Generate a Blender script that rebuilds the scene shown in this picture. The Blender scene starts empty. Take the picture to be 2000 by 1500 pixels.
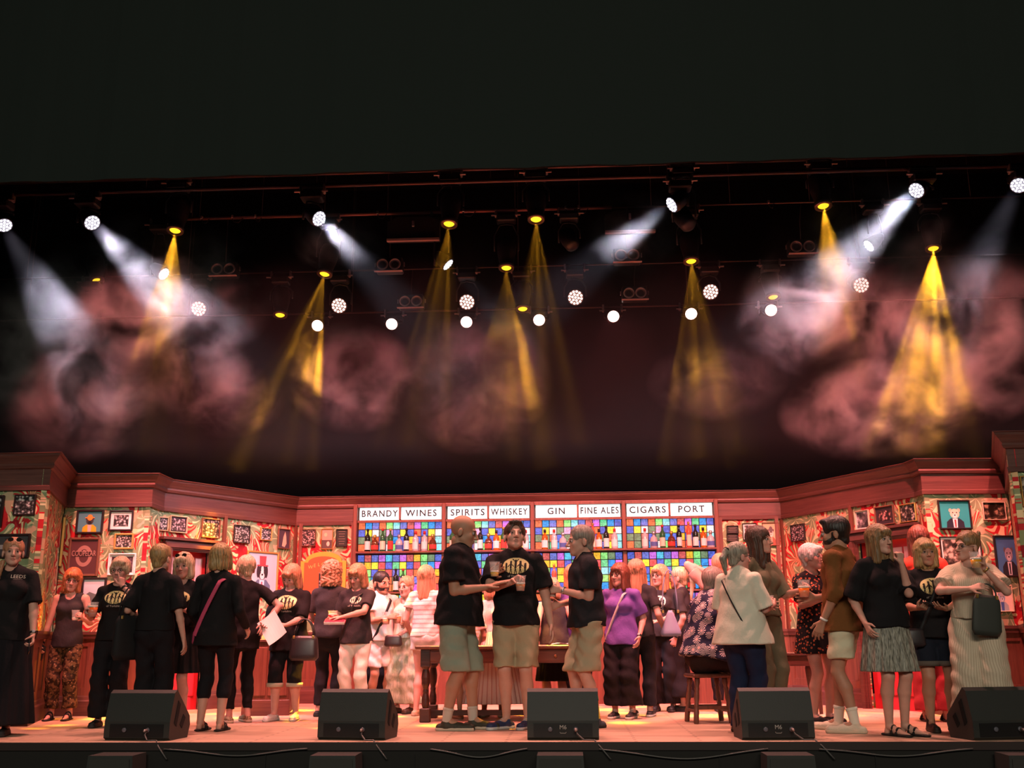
import bpy, math, random
import numpy as np
from mathutils import Vector, Matrix
from mathutils.bvhtree import BVHTree
from mathutils import noise as mnoise
PI=math.pi
S=bpy.context.scene
COL=S.collection
# ------------------------------------------------------------ camera
CF=2000.;CP=math.radians(14.04);CYAW=math.radians(3.0);CROLL=math.radians(0.35);CH=0.76
_f=np.array([-math.sin(CYAW)*math.cos(CP),math.cos(CYAW)*math.cos(CP),math.sin(CP)])
_r0=np.array([math.cos(CYAW),math.sin(CYAW),0.]);_u0=np.cross(_r0,_f)
_r=math.cos(CROLL)*_r0-math.sin(CROLL)*_u0;_u=math.sin(CROLL)*_r0+math.cos(CROLL)*_u0
_C=np.array([0.,0.,CH])
def _ray(x,y): return (x-1000)/CF*_r+(750-y)/CF*_u+_f
def atz(x,y,z):
    d=_ray(x,y);return Vector(_C+d*(z-CH)/d[2])
def aty(x,y,Y):
    d=_ray(x,y);return Vector(_C+d*(Y/d[1]))
cam=bpy.data.cameras.new('camera');cam.sensor_width=36;cam.lens=36*CF/2000
cam.clip_end=200
camo=bpy.data.objects.new('camera',cam);COL.objects.link(camo)
camo.matrix_world=Matrix(((_r[0],_u[0],-_f[0],0),(_r[1],_u[1],-_f[1],0),(_r[2],_u[2],-_f[2],CH),(0,0,0,1)))
S.camera=camo
# ------------------------------------------------------------ world, exposure
w=bpy.data.worlds.new('auditorium_dark');S.world=w;w.use_nodes=True
w.node_tree.nodes['Background'].inputs[0].default_value=(0.55,0.62,0.6,1)
w.node_tree.nodes['Background'].inputs[1].default_value=0.008
S.view_settings.view_transform='Standard';S.view_settings.look='None'
S.view_settings.exposure=0.0;S.view_settings.gamma=1.0;S.view_settings.use_curve_mapping=False
cy=S.cycles
cy.max_bounces=5;cy.diffuse_bounces=2;cy.glossy_bounces=2;cy.transmission_bounces=4;cy.volume_bounces=0;cy.transparent_max_bounces=8
cy.use_denoising=True;cy.denoiser='OPENIMAGEDENOISE';cy.denoising_input_passes='RGB_ALBEDO_NORMAL'
cy.sample_clamp_indirect=3.0;cy.sample_clamp_direct=0;cy.caustics_reflective=False;cy.caustics_refractive=False
cy.volume_step_rate=1.0;cy.volume_max_steps=64
cy.use_light_tree=True;cy.use_adaptive_sampling=True;cy.adaptive_threshold=0.02
def spot(name,loc,tgt,power,col,size,blend=.3,rad=.08):
    l=bpy.data.lights.new(name,'SPOT');l.energy=power;l.color=col;l.spot_size=math.radians(size);l.spot_blend=blend;l.shadow_soft_size=rad
    o=bpy.data.objects.new(name,l);COL.objects.link(o);o.location=loc
    o.rotation_euler=(Vector(tgt)-Vector(loc)).to_track_quat('-Z','Y').to_euler();return o
def area(name,loc,tgt,power,col,sx,sy):
    l=bpy.data.lights.new(name,'AREA');l.shape='RECTANGLE';l.size=sx;l.size_y=sy;l.energy=power;l.color=col
    o=bpy.data.objects.new(name,l);COL.objects.link(o);o.location=loc
    o.rotation_euler=(Vector(tgt)-Vector(loc)).to_track_quat('-Z','Y').to_euler();return o
# front-of-house light spilling on stage front (auditorium lighting bar high over the seats)
area('auditorium_house_light',(1.0,-7.0,7.0),(0,9,1.0),1120,(1.0,0.86,0.70),9,1.5)
area('auditorium_balcony_light',(-4.0,-4.0,4.0),(0,9,2.0),110,(0.80,0.95,0.85),6,1.5)
# ------------------------------------------------------------ mesh helpers
def mkobj(name,verts,faces,mats,parent=None,midx=None,smooth=False):
    me=bpy.data.meshes.new(name);me.from_pydata([tuple(v) for v in verts],[],faces)
    for m in (mats if isinstance(mats,(list,tuple)) else [mats]): me.materials.append(m)
    if midx is not None: me.polygons.foreach_set('material_index',midx)
    if smooth: me.polygons.foreach_set('use_smooth',[True]*len(me.polygons))
    me.update()
    o=bpy.data.objects.new(name,me);COL.objects.link(o)
    if parent: o.parent=parent
    return o
class MB:
    def __init__(s): s.v=[];s.f=[];s.m=[];s.mi=0
    def add(s,v,f,M=None):
        b=len(s.v)
        s.v+= [tuple(M@Vector(p)) if M is not None else tuple(p) for p in v]
        s.f+=[tuple(i+b for i in q) for q in f];s.m+=[s.mi]*len(f);return s
    def box(s,c,d,M=None,bev=0):
        x,y,z=[k/2 for k in d]
        if bev:
            b=min(bev,x*.9,y*.9,z*.9);V=[]
            idx={}
            for sx in(-1,1):
                for sy in(-1,1):
                    for sz in(-1,1):
                        for a in range(3):
                            p=[sx*(x-b),sy*(y-b),sz*(z-b)];p[a]=(sx*x,sy*y,sz*z)[a]
                            idx[(sx,sy,sz,a)]=len(V);V.append(Vector(p)+Vector(c))
            F=[]
            for a in range(3):
                o1,o2=[(1,2),(2,0),(0,1)][a]
                for sg in(-1,1):
                    q=[]
                    for (p1,p2) in((-1,-1),(1,-1),(1,1),(-1,1)):
                        k=[0,0,0];k[a]=sg;k[o1]=p1;k[o2]=p2;q.append(idx[(*k,a)])
                    F.append(q if sg>0 else q[::-1])
                for p1 in(-1,1):
                    for p2 in(-1,1):
                        k=[0,0,0];k[o1]=p1;k[o2]=p2
                        A=k[:];A[a]=-1;B=k[:];B[a]=1
                        q=[idx[(*A,o1)],idx[(*B,o1)],idx[(*B,o2)],idx[(*A,o2)]]
                        F.append(q if p1*p2<0 else q[::-1])
            for sx in(-1,1):
                for sy in(-1,1):
                    for sz in(-1,1):
                        q=[idx[(sx,sy,sz,a)] for a in range(3)];F.append(q if sx*sy*sz>0 else q[::-1])
            return s.add(V,F,M)
        V=[Vector(c)+Vector((i*x,j*y,k*z)) for i in(-1,1) for j in(-1,1) for k in(-1,1)]
        return s.add(V,[(0,1,3,2),(4,6,7,5),(0,4,5,1),(2,3,7,6),(0,2,6,4),(1,5,7,3)],M)
    def lathe(s,prof,n=16,M=None,cap=True):
        V=[];F=[]
        for r,z in prof:
            for i in range(n):
                a=2*PI*i/n;V.append((r*math.cos(a),r*math.sin(a),z))
        for j in range(len(prof)-1):
            for i in range(n):
                k=(i+1)%n;F.append((j*n+i,j*n+k,(j+1)*n+k,(j+1)*n+i))
        if cap:
            F.append(tuple(range(n))[::-1]);F.append(tuple((len(prof)-1)*n+i for i in range(n)))
        return s.add(V,F,M)
    def tube(s,pts,r,n=8):
        pts=[Vector(p) for p in pts];V=[];F=[];L=len(pts)
        for j,p in enumerate(pts):
            t=(pts[min(j+1,L-1)]-pts[max(j-1,0)]).normalized()
            a=Vector((0,0,1)) if abs(t.z)<.9 else Vector((1,0,0))
            e1=t.cross(a).normalized();e2=t.cross(e1)
            rr=r[j] if isinstance(r,(list,tuple)) else r
            for i in range(n):
                an=2*PI*i/n;V.append(p+e1*rr*math.cos(an)+e2*rr*math.sin(an))
        for j in range(L-1):
            for i in range(n):
                k=(i+1)%n;F.append((j*n+i,j*n+k,(j+1)*n+k,(j+1)*n+i))
        F.append(tuple(range(n))[::-1]);F.append(tuple((L-1)*n+i for i in range(n)))
        return s.add(V,F)
    def prism(s,poly,y0,y1,M=None):
        n=len(poly);V=[(x,y0,z) for x,z in poly]+[(x,y1,z) for x,z in poly]
        F=[tuple(range(n)),tuple(range(2*n-1,n-1,-1))]+[(i,i+n,(i+1)%n+n,(i+1)%n) for i in range(n)]
        return s.add(V,F,M)
    def build(s,name,mats,parent=None,smooth=False):
        return mkobj(name,s.v,s.f,mats,parent,s.m,smooth)
def tag(o,label=None,cat=None,group=None,kind=None):
    if label: o['label']=label
    if cat: o['category']=cat
    if group: o['group']=group
    if kind: o['kind']=kind
    return o
def empty(name,loc,rz=0,label=None,cat=None,group=None,M=None):
    o=bpy.data.objects.new(name,None);COL.objects.link(o);o.empty_display_size=.1
    if M is not None: o.matrix_world=M
    else: o.location=loc;o.rotation_euler=(0,0,rz)
    return tag(o,label,cat,group)
def kids(o): return [c for c in bpy.data.objects if c.parent==o]
# ------------------------------------------------------------ materials
MATS={}
def mat(name,col=(.5,.5,.5),rough=.7,metal=0,emit=None,es=1,spec=.3,alpha=None,trans=0,bump=None,coat=0):
    if name in MATS: return MATS[name]
    m=bpy.data.materials.new(name);m.use_nodes=True;N=m.node_tree.nodes;L=m.node_tree.links
    b=N['Principled BSDF'];b.inputs['Base Color'].default_value=(*col,1);b.inputs['Roughness'].default_value=rough
    b.inputs['Metallic'].default_value=metal;b.inputs['Specular IOR Level'].default_value=spec
    if emit: b.inputs['Emission Color'].default_value=(*emit,1);b.inputs['Emission Strength'].default_value=es
    if trans: b.inputs['Transmission Weight'].default_value=trans
    if alpha is not None: b.inputs['Alpha'].default_value=alpha
    if coat: b.inputs['Coat Weight'].default_value=coat
    if bump:
        t=N.new('ShaderNodeTexNoise');t.inputs['Scale'].default_value=bump[0];t.inputs['Detail'].default_value=3
        c=N.new('ShaderNodeTexCoord');mp=N.new('ShaderNodeMapping');L.new(c.outputs['Object'],mp.inputs[0]);L.new(mp.outputs[0],t.inputs[0])
        if len(bump)>2: mp.inputs['Scale'].default_value=bump[2]
        u=N.new('ShaderNodeBump');u.inputs['Strength'].default_value=bump[1];u.inputs['Distance'].default_value=.01
        L.new(t.outputs[0],u.inputs['Height']);L.new(u.outputs[0],b.inputs['Normal'])
    MATS[name]=m;return m
def nodes(m): return m.node_tree.nodes,m.node_tree.links,m.node_tree.nodes['Principled BSDF']
class NG:
    'tiny node graph helper'
    def __init__(s,m): s.N=m.node_tree.nodes;s.L=m.node_tree.links;s.b=s.N.get('Principled BSDF')
    def n(s,t,ins={},**kw):
        o=s.N.new('ShaderNode'+t)
        for k,v in kw.items(): setattr(o,k,v)
        for k,v in ins.items():
            if isinstance(v,bpy.types.NodeSocket): s.L.new(v,o.inputs[k])
            else: o.inputs[k].default_value=v
        return o
    def math(s,op,a,b=0.,c=None):
        ins={0:a,1:b}
        if c is not None: ins[2]=c
        return s.n('Math',ins,operation=op).outputs[0]
    def mix(s,f,a,b):
        a=a if isinstance(a,bpy.types.NodeSocket) else (*a,1);b=b if isinstance(b,bpy.types.NodeSocket) else (*b,1)
        return s.n('Mix',{0:f,6:a,7:b},data_type='RGBA').outputs[2]
    def ramp(s,f,stops,interp='LINEAR'):
        r=s.n('ValToRGB',{0:f});r.color_ramp.interpolation=interp
        e=r.color_ramp.elements
        while len(e)<len(stops): e.new(.5)
        for k,(p,c) in enumerate(stops): e[k].position=p;e[k].color=(*c,1)
        return r.outputs[0]
    def coord(s,which='Object',scale=(1,1,1)):
        c=s.n('TexCoord');return s.n('Mapping',{0:c.outputs[which],3:scale}).outputs[0]
    def noise(s,v,sc,det=2,rough=.5,dist=0):
        return s.n('TexNoise',{0:v,'Scale':sc,'Detail':det,'Roughness':rough,'Distortion':dist}).outputs[0]
# ============================================================ implicit-surface body builder
def nets(F,org,h):
    Sg=F<0
    c=[Sg[i:Sg.shape[0]-1+i,j:Sg.shape[1]-1+j,k:Sg.shape[2]-1+k] for i in(0,1) for j in(0,1) for k in(0,1)]
    cnt=sum(x.astype(np.int8) for x in c);act=(cnt>0)&(cnt<8)
    I,J,K=np.nonzero(act)
    if len(I)==0: return np.zeros((0,3)),np.zeros((0,4),int)
    idx=-np.ones(act.shape,np.int32);idx[I,J,K]=np.arange(len(I))
    co=[(i,j,k) for i in(0,1) for j in(0,1) for k in(0,1)]
    vals=[F[I+a,J+b,K+d] for a,b,d in co]
    P=np.zeros((len(I),3));n=np.zeros(len(I))
    for a in range(8):
        for ax in range(3):
            if co[a][ax]==0:
                t=list(co[a]);t[ax]=1;b=co.index(tuple(t))
                f0,f1=vals[a],vals[b];m=(f0<0)!=(f1<0)
                tt=np.where(m,f0/np.where(m,f0-f1,1),0)
                for q in range(3):
                    P[:,q]+=np.where(m,co[a][q]+(tt if q==ax else 0),0)
                n+=m
    P/=n[:,None];V=(np.stack([I,J,K],1)+P)*h+org
    faces=[]
    for ax in range(3):
        A=[slice(None)]*3;B=[slice(None)]*3;A[ax]=slice(0,-1);B[ax]=slice(1,None)
        s0=Sg[tuple(A)];s1=Sg[tuple(B)]
        X=np.nonzero(s0!=s1);o=[X[0],X[1],X[2]];a1,a2=(ax+1)%3,(ax+2)%3
        ok=(o[a1]>0)&(o[a2]>0)&(o[a1]<F.shape[a1]-1)&(o[a2]<F.shape[a2]-1)
        o=[q[ok] for q in o];fl=s0[tuple(o)]
        def g(d1,d2):
            q=[o[0].copy(),o[1].copy(),o[2].copy()];q[a1]=q[a1]-d1;q[a2]=q[a2]-d2;return idx[tuple(q)]
        Q=np.stack([g(1,1),g(0,1),g(0,0),g(1,0)],1)
        Q[~fl]=Q[~fl][:,::-1];faces.append(Q)
    return V,np.concatenate(faces)
def npmesh(name,V,Q,mats,parent=None,smooth=True):
    me=bpy.data.meshes.new(name);me.vertices.add(len(V));me.vertices.foreach_set('co',V.astype(np.float32).ravel())
    n=len(Q);me.loops.add(n*4);me.loops.foreach_set('vertex_index',Q.astype(np.int32).ravel())
    me.polygons.add(n);me.polygons.foreach_set('loop_start',np.arange(0,n*4,4,dtype=np.int32))
    me.polygons.foreach_set('use_smooth',np.ones(n,bool))
    me.update(calc_edges=True)
    for m in (mats if isinstance(mats,(list,tuple)) else [mats]): me.materials.append(m)
    o=bpy.data.objects.new(name,me);COL.objects.link(o)
    if parent: o.parent=parent
    return o
V3=lambda *a: np.array(a,float)
def nrm(v): v=np.asarray(v,float);return v/max(np.linalg.norm(v),1e-9)
class Sdf:
    def __init__(s,lo,hi,h):
        s.lo=np.array(lo,float);s.h=h;s.n=np.ceil((np.array(hi)-s.lo)/h).astype(int)+1
        s.F=np.full(s.n,.3,np.float32)
        s.ax=[s.lo[i]+h*np.arange(s.n[i],dtype=np.float32) for i in range(3)]
    def reg(s,lo,hi):
        a=np.clip(np.floor((np.array(lo)-s.lo)/s.h).astype(int),0,s.n-1);b=np.clip(np.ceil((np.array(hi)-s.lo)/s.h).astype(int)+1,1,s.n)
        sl=tuple(slice(int(a[i]),int(max(b[i],a[i]+1))) for i in range(3))
        X=s.ax[0][sl[0]][:,None,None];Y=s.ax[1][sl[1]][None,:,None];Z=s.ax[2][sl[2]][None,None,:]
        return sl,X,Y,Z
    def comb(s,sl,d,k,sub):
        f=s.F[sl]
        if sub:
            d=-d
            if k>0:
                h=np.clip(.5-.5*(d-f)/k,0,1);s.F[sl]=d+(f-d)*h+k*h*(1-h)
            else: s.F[sl]=np.maximum(f,d)
        else:
            if k>0:
                h=np.clip(.5+.5*(f-d)/k,0,1);s.F[sl]=f+(d-f)*h-k*h*(1-h)
            else: s.F[sl]=np.minimum(f,d)
    def cone(s,a,b,ra,rb,k=.015,S=None,cut=None,sub=False,R=None):
        'round cone a->b; S squashes space; cut = list of (point,normal) keeping the side against the normal'
        a=np.asarray(a,float);b=np.asarray(b,float);S_=np.ones(3) if S is None else np.array(S,float)
        m=max(ra,rb)*max(S_.max(),1)+k+.02
        sl,X,Y,Z=s.reg(np.minimum(a,b)-m,np.maximum(a,b)+m)
        px,py,pz=X-a[0],Y-a[1],Z-a[2];ba=b-a
        if R is not None:
            q=[R[0,i]*px+R[1,i]*py+R[2,i]*pz for i in range(3)];ba=R.T@ba;px,py,pz=q
        px,py,pz=px/S_[0],py/S_[1],pz/S_[2];ba=ba/S_
        L=ba@ba+1e-9;t=np.clip((px*ba[0]+py*ba[1]+pz*ba[2])/L,0,1)
        d=np.sqrt((px-t*ba[0])**2+(py-t*ba[1])**2+(pz-t*ba[2])**2)-(ra+(rb-ra)*t)
        d=d*S_.min()
        for p,nn in (cut or []):
            nn=nrm(nn);d=np.maximum(d,(X-p[0])*nn[0]+(Y-p[1])*nn[1]+(Z-p[2])*nn[2])
        s.comb(sl,d,k,sub)
    def ell(s,c,r,k=.015,R=None,sub=False,cut=None):
        c=np.asarray(c,float);r=np.array(r,float);m=r.max()+k+.02
        sl,X,Y,Z=s.reg(c-m,c+m);px,py,pz=X-c[0],Y-c[1],Z-c[2]
        if R is not None: px,py,pz=[R[0,i]*px+R[1,i]*py+R[2,i]*pz for i in range(3)]
        k0=np.sqrt((px/r[0])**2+(py/r[1])**2+(pz/r[2])**2);k1=np.sqrt((px/r[0]**2)**2+(py/r[1]**2)**2+(pz/r[2]**2)**2)+1e-6
        d=k0*(k0-1)/k1
        for p,nn in (cut or []):
            nn=nrm(nn);d=np.maximum(d,(X-p[0])*nn[0]+(Y-p[1])*nn[1]+(Z-p[2])*nn[2])
        s.comb(sl,d,k,sub)
    def skirt(s,c0,c1,r0,r1,n=14,amp=.012,k=.012,tier=None,ph=0.):
        'c0 top, c1 hem; r=(rx,ry)'
        m=max(*r0,*r1)+.05
        sl,X,Y,Z=s.reg(np.minimum(c0,c1)-m,np.maximum(c0,c1)+m)
        t=np.clip((c0[2]-Z)/(c0[2]-c1[2]),0,1);u=t**.75
        rx=r0[0]+(r1[0]-r0[0])*u;ry=r0[1]+(r1[1]-r0[1])*u
        px=X-(c0[0]+(c1[0]-c0[0])*t);py=Y-(c0[1]+(c1[1]-c0[1])*t)
        an=np.arctan2(py,px)
        w=amp*(np.cos(n*an+1.3*np.sin(3*an+ph)+ph)+.35*np.cos(2.3*n*an+1.))*(.15+.85*t)
        if tier is not None: w=w+.018*(Z<tier)
        e=np.sqrt((px/rx)**2+(py/ry)**2);d=(e-1)*np.minimum(rx,ry)-w
        d=np.maximum(d*.8,np.maximum(Z-c0[2]-.01,c1[2]-Z));s.comb(sl,d,k,False)
    def keep(s,p,nn):
        nn=nrm(nn);X=s.ax[0][:,None,None];Y=s.ax[1][None,:,None];Z=s.ax[2][None,None,:]
        s.F=np.maximum(s.F,((X-p[0])*nn[0]+(Y-p[1])*nn[1]+(Z-p[2])*nn[2]).astype(np.float32))
    def folds(s,amp,seed=0,fr=1.,zs=1.):
        X=s.ax[0][:,None,None];Y=s.ax[1][None,:,None];Z=s.ax[2][None,None,:]
        a=seed*1.7
        n=np.sin(19*fr*X+11*fr*zs*Z+a+1.8*np.sin(9*Y+7*Z+a))*np.sin(13*fr*Y-23*fr*zs*Z+2*a+1.5*np.sin(12*X+a))
        n=n+.6*np.sin(41*fr*zs*Z+17*X+2.2*np.sin(16*X+9*Y+a)+a)
        s.F+=(amp*n).astype(np.float32)
    def mesh(s,name,m,parent): 
        V,Q=nets(s.F,s.lo,s.h);return npmesh(name,V,Q,m,parent)
def rotm(ax,a):
    c,s_=math.cos(a),math.sin(a)
    return np.array({'x':[[1,0,0],[0,c,-s_],[0,s_,c]],'y':[[c,0,s_],[0,1,0],[-s_,0,c]],'z':[[c,-s_,0],[s_,c,0],[0,0,1]]}[ax])
def ik(A,T,L1,L2,hint):
    d=T-A;D=np.linalg.norm(d);D=min(D,(L1+L2)*.995);dn=nrm(d);T=A+dn*D
    x=(L1*L1-L2*L2+D*D)/(2*D);h=math.sqrt(max(L1*L1-x*x,0))
    hh=np.array(hint,float);hh=hh-dn*(hh@dn);return A+dn*x+nrm(hh)*h,T
# hand: fills Sdf G with palm, four fingers, thumb
def hand(G,W,d,n,side,pose,u):
    'W wrist, d finger direction, n palm normal, side +1/-1 selects thumb side along l, u scale'
    d=nrm(d);n=nrm(n-d*(n@d));l=np.cross(d,n)*side   # l: towards the thumb (index) side
    curl={'relax':(18,25,15),'grip':(48,52,30),'flat':(3,5,3),'fist':(75,80,40),'point':(70,80,40),'pinch':(50,55,30)}[pose]
    ln=[.076,.084,.078,.060];off=[.030,.010,-.010,-.029];kd=[.088,.092,.088,.080]
    tips=[]
    for i in range(4):
        k0=W+d*kd[i]*u+l*off[i]*u
        G.cone(W+d*.012*u+l*off[i]*.45*u,k0,.0125*u,.0105*u,.012)
        c=curl if not(pose=='point' and i==0) else (0,5,3)
        a=math.radians(c[0]+i*2);p=k0;L=ln[i]*u
        spread=l*(.10*(1.5-i)) if pose in('relax','flat') else 0
        for f,cc,r0,r1 in((.45,0,.0095,.0088),(.30,c[1],.0088,.0080),(.25,c[2],.0080,.0068)):
            a+=math.radians(cc);v=nrm(d*math.cos(a)+n*math.sin(a)+spread)
            q=p+v*L*f;G.cone(p,q,r0*u,r1*u,.003);p=q
        tips.append(p)
    b=W+d*.022*u+l*.022*u
    if pose in('grip','pinch'): v1=nrm(l*.55+d*.55+n*.65);v2=nrm(d*.45+n*.85-l*.1)
    elif pose=='fist': v1=nrm(l*.35+d*.6+n*.6);v2=nrm(-l*.5+n*.5+d*.3)
    else: v1=nrm(l*.75+d*.7+n*.2);v2=nrm(l*.3+d*.9+n*.25)
    m=b+v1*.045*u;t=m+v2*.045*u
    G.cone(b,m,.0145*u,.0105*u,.010);G.cone(m,t,.0105*u,.0078*u,.003)
    return dict(palm=W+d*.062*u+n*.004,l=l,n=n,d=d,tips=tips,thumb=t)
def skin_mat(name,col):
    if name in MATS: return MATS[name]
    m=mat(name,col,.55,spec=.35);g=NG(m);v=g.coord('Object')
    f=g.noise(v,26,3);c=g.mix(g.math('MULTIPLY',f,.5),col,(col[0]*.8,col[1]*.62,col[2]*.6))
    g.L.new(c,g.b.inputs['Base Color']);g.b.inputs['Subsurface Weight'].default_value=.0
    return m
def hair_mat(name,col,col2,sc=(90,90,6)):
    if name in MATS: return MATS[name]
    m=mat(name,col,.45,spec=.4);g=NG(m);v=g.coord('Object',sc)
    f=g.noise(v,1.,3);c=g.ramp(f,[(.35,col),(.65,col2)]);g.L.new(c,g.b.inputs['Base Color'])
    bp=g.n('Bump',{'Strength':.6,'Distance':.01,'Height':f});g.L.new(bp.outputs[0],g.b.inputs['Normal']);return m
def cloth(name,col,kind='plain',c2=(1,1,1),c3=(0,0,0),rough=.85,sc=1.):
    if name in MATS: return MATS[name]
    m=mat(name,col,rough,spec=.15);g=NG(m);v=g.coord('Object')
    h=g.noise(g.coord('Object',(1,1,.7)),22,4,.6)
    bp=g.n('Bump',{'Strength':.35,'Distance':.02,'Height':h});g.L.new(bp.outputs[0],g.b.inputs['Normal'])
    c=None
    if kind=='stripes':
        x=g.n('SeparateXYZ',{0:v});an=g.math('ARCTAN2',x.outputs[1],x.outputs[0])
        w=g.math('SINE',g.math('MULTIPLY',an,44*sc));c=g.mix(g.math('GREATER_THAN',w,.68),col,c2)
    elif kind=='hstripes':
        x=g.n('SeparateXYZ',{0:v});w=g.math('SINE',g.math('MULTIPLY',x.outputs[2],170*sc));c=g.mix(g.math('GREATER_THAN',w,.5),col,c2)
    elif kind=='floral':
        vo=g.n('TexVoronoi',{0:v,'Scale':24*sc},feature='F1');sm=g.noise(v,60*sc,2)
        f=g.math('LESS_THAN',g.math('ADD',vo.outputs['Distance'],g.math('MULTIPLY',sm,.35)),.50)
        rg=g.math('LESS_THAN',g.math('ADD',vo.outputs['Distance'],g.math('MULTIPLY',sm,.2)),.27)
        c=g.mix(f,col,c2);c=g.mix(rg,c,c3)
    elif kind=='palm':
        vo=g.n('TexVoronoi',{0:v,'Scale':10*sc},feature='F1');sub=g.n('VectorMath',{0:v,1:vo.outputs['Position']},operation='SUBTRACT')
        x=g.n('SeparateXYZ',{0:sub.outputs[0]});an=g.math('ARCTAN2',x.outputs[2],g.math('ADD',x.outputs[0],x.outputs[1]))
        w=g.math('SINE',g.math('MULTIPLY',an,13));ds=vo.outputs['Distance']
        f=g.math('MULTIPLY',g.math('GREATER_THAN',w,.15),g.math('LESS_THAN',ds,.52))
        c=g.mix(f,col,c2);c=g.mix(g.math('LESS_THAN',ds,.17),c,c3)
    elif kind=='blotch':
        f=g.noise(v,30*sc,3);c=g.ramp(f,[(.45,col),(.55,c2)]);vo=g.n('TexVoronoi',{0:v,'Scale':30*sc},feature='F1')
        c=g.mix(g.math('LESS_THAN',vo.outputs['Distance'],.2),c,c3)
    elif kind=='streak':
        f=g.noise(g.coord('Object',(120,120,8)),1,3);c=g.ramp(f,[(.35,col),(.62,c2)])
    if c is not None: g.L.new(c,g.b.inputs['Base Color'])
    return m
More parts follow.
